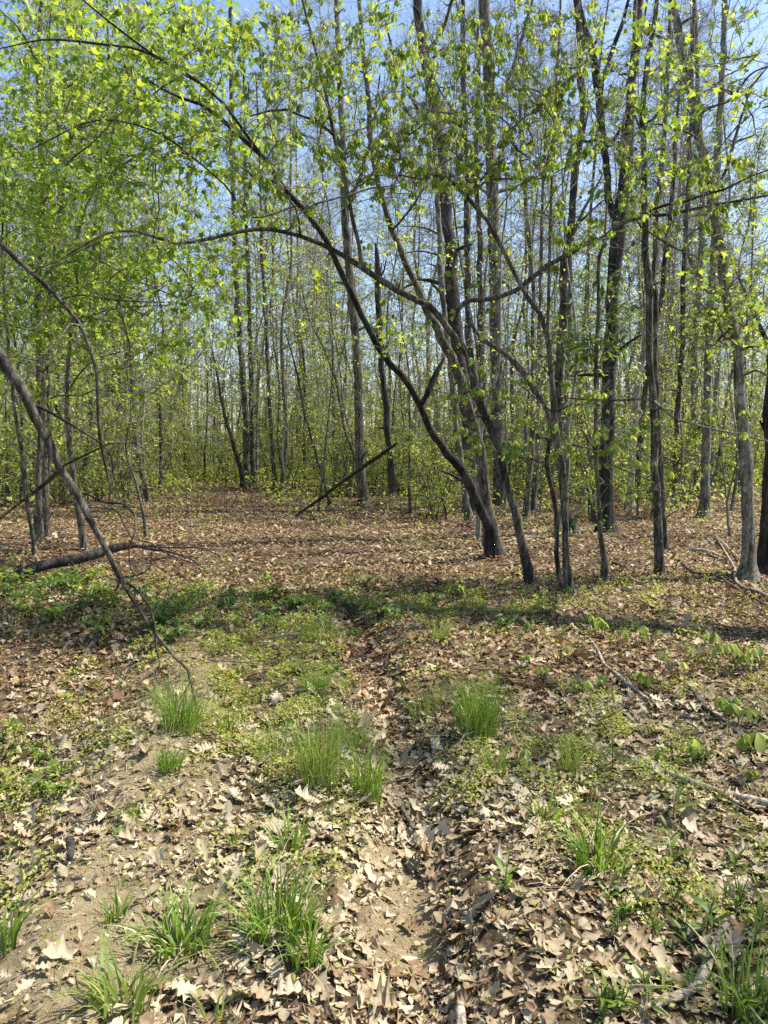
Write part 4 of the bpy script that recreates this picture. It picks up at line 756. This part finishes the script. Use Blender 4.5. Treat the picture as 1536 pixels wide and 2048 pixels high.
# ------------------------------------------------------------------ seedlings and weeds
def seedling(u, v, hpx, label, group, n=3, mat='fresh', kind='seedling', size=None, name='seedling', cat='seedling'):
    p = ground_at(u, v); d = np.linalg.norm(p - [0, 0, CH]); k = d / F; z = float(terr(p[0], p[1])); H = hpx * k
    e = thing(name, (p[0], p[1], z), label, cat, group); g = Geo(); gl_ = Geo()
    if kind == 'seedling':                             # upright stem, drooping palmate leaves
        for q in range(n):
            a = rng.uniform(0, 2 * PI); t = rng.uniform(.75, 1.1); tip = np.array([math.cos(a) * H * .4, math.sin(a) * H * .4, H * t])
            pts = smooth([[0, 0, -.01, .003], [tip[0] * .25, tip[1] * .25, H * .5, .0024], [*tip, .0014]], .03); g.tube(pts[:, :3], pts[:, 3], 5, cap=False)
            sz = (size or .075) * rng.uniform(.45, 1.15); az = rng.uniform(0, 6.3)
            for j in range(5):
                b = az + j * 2 * PI / 5; dd = np.array([[math.cos(b) * .8, math.sin(b) * .8, rng.normal(-.6, .2)]]); nn = np.array([[math.cos(b) * .6, math.sin(b) * .6, .8]])
                gl_.leaves(LEAFLET, tip[None], dd, nn, sz * (1 if j else .8), 0, rng.uniform(0, 1), np.array([.35]), np.array([rng.normal(-.35, .1)]))
    elif kind == 'forb':                               # one or more upright stems with lance leaves all round
        for q in range(n):
            a = rng.uniform(0, 2 * PI); o = rng.normal(0, .0012, 2); tx, ty = math.cos(a) * H * .2, math.sin(a) * H * .2; hh = H * rng.uniform(.7, 1.05)
            pts = smooth([[*o, -.01, .0028], [o[0] + tx * .3, o[1] + ty * .3, hh * .5, .0022], [o[0] + tx, o[1] + ty, hh, .0012]], .03); g.tube(pts[:, :3], pts[:, 3], 5, cap=False)
            m = int(7 + hh * 30); ii = np.linspace(len(pts) * .12, len(pts) - 1, m).astype(int); P = pts[ii, :3]; b = np.arange(m) * 2.4 + rng.uniform(0, 6)
            upf = np.linspace(.1, 1.3, m); D = np.stack([np.cos(b), np.sin(b), upf + rng.normal(0, .2, m)], 1); nn = np.stack([-np.cos(b) * .5, -np.sin(b) * .5, np.ones(m)], 1)
            gl_.leaves(LANCE, P, D, nn, (size or .09) * rng.uniform(.6, 1.15, m) * np.linspace(1.1, .6, m), 0, rng.uniform(0, 1, m), None, rng.normal(-.3, .2, m))
    else:                                              # leafy: compound sprigs with ovate leaves
        for q in range(n):
            a = rng.uniform(0, 2 * PI); L = H * rng.uniform(.8, 1.3); pts = smooth([[0, 0, -.01, .003], [math.cos(a) * L * .3, math.sin(a) * L * .3, H * .6, .002], [math.cos(a) * L * .85, math.sin(a) * L * .85, H * rng.uniform(.6, 1.0), .001]], .03)
            g.tube(pts[:, :3], pts[:, 3], 5, cap=False); m = 11; ii = np.linspace(len(pts) * .3, len(pts) - 1, m).astype(int); P = pts[ii, :3]; sgn = np.where(np.arange(m) % 2, 1, -1)
            D = np.stack([math.cos(a) * .5 - math.sin(a) * sgn, math.sin(a) * .5 + math.cos(a) * sgn, rng.normal(-.05, .2, m)], 1)
            gl_.leaves(OVATE, P, D, np.array([0, 0, 1.]) + unit(m) * .35, (size or .05) * rng.uniform(.7, 1.2, m), 0, rng.uniform(0, 1, m))
    g.build('stem', [M['forb']], e); gl_.build('leaves', [M[mat]], e); return e
SG = 'drooping seedlings at the edge of the clearing'
for u, v, h, s, lab in [
    (1335, 1530, 36, .10, 'bright drooping seedling just above the long bleached stick'), (1375, 1510, 30, .08, 'small seedling right of the bright drooping one by the stick'), (1398, 1522, 28, .08, 'lower seedling third in the row above the bleached stick'),
    (1480, 1455, 42, .10, 'seedling hanging over the forked stick at the right'), (1500, 1510, 44, .12, 'large-leaved seedling at the right below the forked stick'), (1455, 1430, 34, .08, 'pale seedling on the upper side of the forked stick'),
    (1160, 1395, 34, .08, 'seedling with dark lower leaf right of the big grass tuft'), (1200, 1392, 34, .07, 'seedling beside the dark-leafed one near the big tuft'), (1250, 1378, 36, .09, 'seedling under the end of the pointed pale stick'), (1285, 1385, 34, .09, 'broad seedling right of the pointed pale stick'),
    (1040, 1345, 34, .07, 'seedling above the big fine grass tuft'), (1080, 1362, 30, .07, 'second seedling above the big grass tuft, with folded leaves'), (1118, 1330, 38, .07, 'seedling between tuft and pointed stick'), (1300, 1300, 40, .09, 'seedling at the foot of the shade band right of the pointed stick'),
    (1345, 1375, 60, .07, 'tall thin seedling crossing the forked stick'), (1430, 1330, 50, .10, 'tall bright seedling in the sun at the right'), (1405, 1310, 46, .10, 'seedling crowding the tall bright one on its left'), (1470, 1340, 40, .10, 'seedling right of the tall bright one'), (1520, 1345, 46, .10, 'seedling cut by the right edge below the shade band'),
    (1190, 1270, 40, .10, 'dark leaved seedling in the shade band at right'), (1240, 1285, 36, .09, 'second dark seedling in the shade band at right'),
    (1060, 1560, 44, .06, 'tiny seedling on the litter right of the short pale tuft'), (1500, 1560, 26, .07, 'low seedling beside the thick end of the bleached stick')]:
    seedling(u, v, h, lab, SG, int(rng.integers(1, 5)), rng.choice(['fresh', 'fresh', 'under']), size=s * .85)
MG = 'leafy seedlings along the shade band'
MLAB = 'low green seedling rooted along the dark shade band across the clearing'
for k in range(46):
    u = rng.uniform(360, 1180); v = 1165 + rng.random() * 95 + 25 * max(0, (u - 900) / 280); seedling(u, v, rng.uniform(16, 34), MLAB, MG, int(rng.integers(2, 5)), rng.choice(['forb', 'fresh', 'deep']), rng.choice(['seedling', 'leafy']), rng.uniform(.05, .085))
LG = 'weeds by the fallen log'
for k in range(22):
    seedling(rng.uniform(-5, 190), rng.uniform(1160, 1250), rng.uniform(28, 60), 'bright leafy weed below the fallen log at the left', LG, int(rng.integers(3, 6)), rng.choice(['fresh', 'deep']), 'leafy', rng.uniform(.05, .085), 'weed', 'weed')
for k in range(16):
    seedling(rng.uniform(210, 385), rng.uniform(1190, 1300), rng.uniform(26, 60), 'bright leafy weed around the lower part of the broken limb', 'weeds by the broken limb', int(rng.integers(3, 6)), rng.choice(['fresh', 'deep']), 'leafy', rng.uniform(.045, .075), 'weed', 'weed')
for k in range(12):
    seedling(rng.uniform(0, 140), rng.uniform(1400, 1580), rng.uniform(24, 44), 'light feathery weed in the leaf-filled hollow', 'weeds in the hollow', 5, 'fresh', 'leafy', .03, 'weed', 'weed')
FG = 'dark weeds in the bottom right corner'
for k in range(46):
    u, v = rng.uniform(1190, 1560), rng.uniform(1720, 2090)
    if u - 1190 < (1850 - v) * .6: continue
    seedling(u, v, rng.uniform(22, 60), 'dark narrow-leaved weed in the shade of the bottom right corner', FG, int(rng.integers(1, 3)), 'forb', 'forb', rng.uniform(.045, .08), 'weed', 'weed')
for u, v, h, lab in ((1413, 1870, 105, 'tallest narrow-leaved weed, upright with a pointed tip, right of the shaded grass'), (1348, 1735, 85, 'tall leafy weed at the upper edge of the dark weed patch'), (1008, 1810, 70, 'dark weed standing alone in the leaf litter right of the rut'),
                     (1345, 1640, 60, 'small pointed weed below the bleached stick'), (905, 1480, 70, 'leafy weed at the left foot of the big grass tuft'), (1225, 1540, 90, 'weed with pointed leaves at the left end of the bleached stick')):
    seedling(u, v, h, lab, 'tall weeds in the clearing', 1, 'forb', 'forb', .11, 'weed', 'weed')
for u, v, lab in ((585, 1350, 'broad-leaved weed rosette at the back of the green patch'), (665, 1345, 'flat grey-green rosette right of the broad-leaved weed'), (240, 1690, 'small rosette on the sandy ridge under the flat fine tuft')):
    p = ground_at(u, v); z = float(terr(p[0], p[1])); g = Geo(); n = 16 if u > 300 else 7; a = np.arange(n) * 2.4; D = np.stack([np.cos(a), np.sin(a), rng.uniform(.3, 1.0, n)], 1)
    g.leaves(LANCE if u < 600 and u > 300 else OVATE, np.repeat([[p[0], p[1], z]], n, 0), D, np.array([0, 0, 1.]) + .2 * unit(n), (.13 if u > 300 else .06) * rng.uniform(.6, 1, n), 0, None, None, rng.normal(-.5, .15, n))
    o = g.build('rosette', [M['forb']], None, (p[0], p[1], z)); o.location = (p[0], p[1], z); tag(o, lab, 'weed')

# ------------------------------------------------------------------ fallen wood
def stick(name, label, cat, mat, pts, subs=(), lift=.0, Ys=None, sides=8, rough=.1, group=None, twigs=0):
    """pts: (u, v, width px); lies on the ground unless depths are given"""
    def conv(ps, ys):
        out = []
        for i, (u, v, w) in enumerate(ps):
            if ys is None:
                p = ground_at(u, v); p[2] = terr(p[0], p[1]); 
            else: p = at(u, v, ys[0] + (ys[1] - ys[0]) * i / (len(ps) - 1))
            r = w / 2 * np.linalg.norm(p - [0, 0, CH]) / F
            if ys is None: p[2] += r * .8 + .022
            out.append([*p, r])
        return smooth(out, .05)
    q = conv(pts, Ys); base = q[int(np.argmin(q[:, 2])), :3].copy()
    e = thing(name, base, label, cat, group); g = Geo(); g.tube(q[:, :3], q[:, 3], sides, 0, rough); g.build('stem', [M[mat]], e, base)
    for ps, ys in subs:
        k = conv(ps, ys); j = int(np.argmin(np.sum((q[:, :3] - k[0, :3]) ** 2, 1))); k[0, :3] = q[j, :3]; g = Geo(); g.tube(k[:, :3], k[:, 3], 5, 0, rough); g.build('branchlet', [M[mat]], e, base)
    if twigs:
        sk = Skel(20000); sk.line(q); A = [q[i, :3] + unit(1)[0] * rng.uniform(.12, .75) for i in rng.integers(0, len(q), twigs)]; A = [a for a in A if a[2] > .5]
        sk.grow(np.array(A), .08, rtip=.0019); g = Geo(); sk.twig_mesh(g, 0); sprays(g, sk, 2, .2, .0011); g.build('crown_or_twigs', [M['dead']], e, base)  # this mesh is only bare dead twigs along the stem, no treetop
    return e
yb = lambda a, b: (a, b)
stick('broken_limb', 'long broken limb hanging diagonally from the upper left down to the grass', 'dead branch', 'dead',
      [(-70, 610, 24.6), (0, 715, 23.0), (25, 750, 21.3), (50, 790, 18.0), (70, 835, 17.2), (95, 880, 16.4), (120, 935, 15.6), (150, 980, 14.8), (175, 1030, 13.1), (200, 1075, 12.3), (220, 1115, 11.5), (240, 1155, 11.5), (260, 1190, 9.0), (285, 1230, 7.4), (310, 1265, 6.6), (322, 1282, 6.6), (350, 1315, 5.7), (375, 1340, 5.7), (385, 1380, 4.9), (395, 1420, 4.9), (412, 1462, 4.1)],
      subs=[([(25, 748, 8), (5, 738, 6), (-20, 742, 5), (-50, 760, 4)], (4.3, 4.2)), ([(66, 806, 8), (110, 830, 6), (160, 860, 5), (200, 885, 4), (222, 912, 4), (226, 950, 3)], (4.35, 4.2)),
            ([(202, 886, 4), (235, 887, 3), (270, 885, 3), (292, 900, 3), (305, 930, 2), (330, 975, 2)], (4.25, 4.0)), ([(120, 940, 8), (80, 975, 7), (40, 1005, 6), (0, 1036, 5), (-50, 1070, 4)], (4.4, 4.6)),
            ([(155, 985, 6), (180, 990, 6), (210, 1005, 5), (250, 1008, 5), (270, 1030, 4), (272, 1060, 4), (258, 1095, 3), (262, 1140, 3), (275, 1155, 2)], (4.45, 4.25)),
            ([(212, 1006, 4), (240, 1030, 4), (262, 1075, 3), (300, 1085, 3), (340, 1110, 3), (400, 1130, 2)], (4.4, 4.3)), ([(244, 1158, 6), (280, 1186, 5), (305, 1230, 5), (313, 1300, 4), (320, 1325, 3), (307, 1388, 2)], (4.4, 4.1)),
            ([(247, 1156, 6), (236, 1170, 5), (230, 1185, 3)], (4.4, 4.35)), ([(380, 1356, 4), (376, 1372, 4), (366, 1390, 3), (354, 1402, 2)], (4.3, 4.2)), ([(250, 1160, 5), (275, 1150, 4), (300, 1135, 3), (304, 1090, 2)], (4.4, 4.3)),
            ([(28, 752, 5), (30, 790, 4), (45, 830, 3), (60, 850, 2)], (4.3, 4.1)), ([(155, 986, 5), (140, 990, 4), (132, 985, 2)], (4.4, 4.4))], Ys=(4.3, 4.25), twigs=46)
stick('hanging_branch', 'thin dark branch sagging from the upper left edge in a long curve', 'dead branch', 'bark',
      [(-60, 440, 10), (0, 487, 9), (30, 515, 9), (80, 560, 9), (120, 600, 8), (150, 636, 8), (168, 668, 7), (186, 716, 7), (193, 750, 6), (196, 820, 6), (201, 880, 6), (214, 945, 5), (222, 975, 4), (218, 1000, 3)],
      subs=[([(150, 636, 5), (130, 660, 4), (110, 690, 4), (70, 720, 3), (20, 700, 2)], (5.1, 4.8)), ([(100, 580, 4), (85, 640, 4), (60, 660, 3), (0, 640, 3)], (5.2, 5)), ([(60, 542, 3), (120, 520, 3), (210, 480, 2), (280, 470, 2)], (5.2, 5.4)),
            ([(120, 600, 4), (160, 590, 3), (230, 600, 3), (330, 605, 2)], (5.2, 5.4))], Ys=(5.2, 5.3), twigs=60)
stick('fallen_log', 'mossy fallen log lying in the weeds at the left edge', 'log', 'darkbark', [(-60, 1195, 23.4), (0, 1166, 21.1), (40, 1148, 20.3), (75, 1134, 19.5), (110, 1126, 18.7), (150, 1118, 17.2), (185, 1110, 16.4), (210, 1101, 15.6), (240, 1094, 13.3), (270, 1090, 10.9)],
      subs=[([(265, 1091, 6), (300, 1098, 5), (340, 1104, 4), (380, 1118, 3), (410, 1140, 2)], (9.3, 8.9)), ([(268, 1090, 5), (330, 1095, 4), (400, 1096, 3), (440, 1112, 2)], (9.3, 9.4)), ([(145, 1120, 6), (147, 1150, 5), (146, 1190, 4)], (8.7, 8.6))], Ys=(8.2, 9.3), sides=12)
stick('stick', 'long bleached stick lying across the litter at the right edge', 'stick', 'pale', [(1560, 1625, 15), (1500, 1608, 13), (1440, 1596, 12), (1380, 1578, 11), (1330, 1560, 9), (1290, 1545, 7), (1265, 1525, 6), (1252, 1510, 4)], subs=[([(1440, 1598, 7), (1480, 1618, 6), (1530, 1622, 5)], None), ([(1290, 1548, 5), (1250, 1548, 3)], None)])
stick('stick', 'forked grey stick sloping down to the right among the seedlings', 'stick', 'dead', [(1348, 1360, 4), (1380, 1392, 6), (1410, 1425, 8), (1440, 1445, 9), (1475, 1475, 10), (1530, 1500, 9)], subs=[([(1435, 1446, 8), (1400, 1446, 7), (1360, 1440, 5)], None)])
stick('stick', 'pointed pale stick poking up from the litter left of the seedlings', 'stick', 'pale', [(1180, 1282, 4), (1195, 1310, 5), (1208, 1340, 6), (1225, 1355, 6), (1240, 1370, 7), (1290, 1400, 6), (1330, 1420, 5)], subs=[([(1208, 1342, 4), (1190, 1344, 3)], None)])
stick('stick', 'crooked bleached branch in the weeds at the bottom right corner', 'stick', 'pale', [(1280, 2046, 10), (1320, 2035, 12), (1365, 2012, 15), (1395, 1985, 17), (1410, 1950, 16), (1430, 1915, 15), (1445, 1880, 13), (1465, 1860, 10)])
stick('stick', 'short split piece of pale wood pointing up at the bottom edge', 'stick', 'pale', [(928, 2075, 22), (924, 2030, 20), (922, 1990, 17), (920, 1968, 9)])
stick('stick', 'dark thin stick lying along the rut', 'stick', 'dead', [(802, 1570, 9), (815, 1590, 9), (828, 1612, 8), (850, 1625, 7), (868, 1640, 5)])
stick('stick', 'short dark stub lying in the hollow beside the sandy ridge', 'stick', 'darkbark', [(140, 1700, 14), (142, 1722, 15), (142, 1752, 8)])
stick('stick', 'grey stick with a broken end in the litter left of the limb tip', 'stick', 'dead', [(150, 1310, 8), (175, 1285, 9), (200, 1262, 10), (222, 1250, 10), (262, 1252, 5)])
stick('stick', 'bent grey stick at the right below the furrowed leaning tree', 'stick', 'pale', [(1468, 1140, 5), (1472, 1165, 6), (1490, 1182, 7), (1515, 1190, 7), (1550, 1205, 6)], subs=[([(1430, 1075, 3), (1470, 1115, 3), (1500, 1140, 3), (1536, 1195, 3)], None)])
stick('stick', 'pale fallen branch lying flat between the upright trunks at the right', 'stick', 'pale', [(1380, 1103, 4), (1398, 1107, 7), (1420, 1113, 6), (1455, 1120, 3)])
stick('stick', 'dark fallen branch lying under the slim stems at the right', 'stick', 'bark', [(1162, 1140, 4), (1185, 1132, 7), (1215, 1130, 6), (1250, 1138, 4)])
stick('stick', 'long dark branch lying in the litter at the far right', 'stick', 'dead', [(1330, 1090, 3), (1380, 1145, 4), (1430, 1155, 5), (1480, 1185, 5), (1530, 1215, 4)])
stick('stick', 'thin pale stick lying flat behind the leaning trees', 'stick', 'pale', [(780, 1009, 3), (820, 1006, 4), (860, 1005, 4), (895, 1008, 3)])
stick('stick', 'pale stick lying on the litter beside the twin-stemmed tree foot', 'stick', 'pale', [(1010, 1088, 3), (1050, 1080, 5), (1095, 1083, 4)])
stick('stick', 'short grey branch across the litter left of the rut', 'stick', 'dead', [(560, 1240, 4), (600, 1233, 5), (640, 1236, 4)])

# ------------------------------------------------------------------ camera, sun and sky
cam = bpy.data.cameras.new('camera'); co = bpy.data.objects.new('camera', cam); C.objects.link(co)
cam.sensor_fit = 'VERTICAL'; cam.sensor_height = 36; cam.lens = 36 * F / 2048; cam.clip_end = 2000; cam.clip_start = .05
co.location = (0, 0, CH); co.rotation_euler = (PI / 2 - TH, 0, 0); bpy.context.scene.camera = co
SUN = Vector((.80, .22, 1.12)).normalized(); el = math.asin(SUN.z); az = math.atan2(SUN.x, SUN.y)
sl = bpy.data.lights.new('sun', 'SUN'); sl.energy = 5.0; sl.angle = math.radians(.5); sl.color = (1, .94, .84)
so_ = bpy.data.objects.new('sun', sl); C.objects.link(so_); so_.rotation_euler = SUN.to_track_quat('Z', 'Y').to_euler(); so_.location = (20, 4, 40)
w = bpy.data.worlds.new('World'); bpy.context.scene.world = w; w.use_nodes = True; nt = w.node_tree; nt.nodes.clear()
sky = nt.nodes.new('ShaderNodeTexSky'); sky.sky_type = 'NISHITA'; sky.sun_disc = False; sky.sun_elevation = el; sky.sun_rotation = az; sky.air_density = 1.0; sky.dust_density = .7; sky.ozone_density = 1.0
tc = nt.nodes.new('ShaderNodeTexCoord'); mp = nt.nodes.new('ShaderNodeMapping'); mp.inputs['Scale'].default_value = (1, 1, 2.6); nt.links.new(tc.outputs['Generated'], mp.inputs[0])
no = nt.nodes.new('ShaderNodeTexNoise'); no.inputs['Scale'].default_value = 2.2; no.inputs['Detail'].default_value = 7; nt.links.new(mp.outputs[0], no.inputs['Vector'])
cr = nt.nodes.new('ShaderNodeValToRGB'); cr.color_ramp.elements[0].position = .62; cr.color_ramp.elements[0].color = (0, 0, 0, 1); cr.color_ramp.elements[1].position = .74; cr.color_ramp.elements[1].color = (.7, .7, .7, 1); nt.links.new(no.outputs['Fac'], cr.inputs[0])
mx = nt.nodes.new('ShaderNodeMix'); mx.data_type = 'RGBA'; nt.links.new(cr.outputs[0], mx.inputs[0]); nt.links.new(sky.outputs[0], mx.inputs[6]); mx.inputs[7].default_value = (9, 9.3, 9.8, 1)
bg = nt.nodes.new('ShaderNodeBackground'); bg.inputs[1].default_value = .145; ow = nt.nodes.new('ShaderNodeOutputWorld')
nt.links.new(mx.outputs[2], bg.inputs[0]); nt.links.new(bg.outputs[0], ow.inputs[0])
sc = bpy.context.scene
sc.view_settings.view_transform = 'Standard'; sc.view_settings.look = 'None'; sc.view_settings.gamma = 1; sc.view_settings.exposure = .93
sc.cycles.max_bounces = 6; sc.cycles.diffuse_bounces = 3; sc.cycles.glossy_bounces = 2; sc.cycles.transmission_bounces = 4; sc.cycles.caustics_reflective = False; sc.cycles.caustics_refractive = False
sc.cycles.use_denoising = False; sc.cycles.use_adaptive_sampling = False; sc.render.film_transparent = False
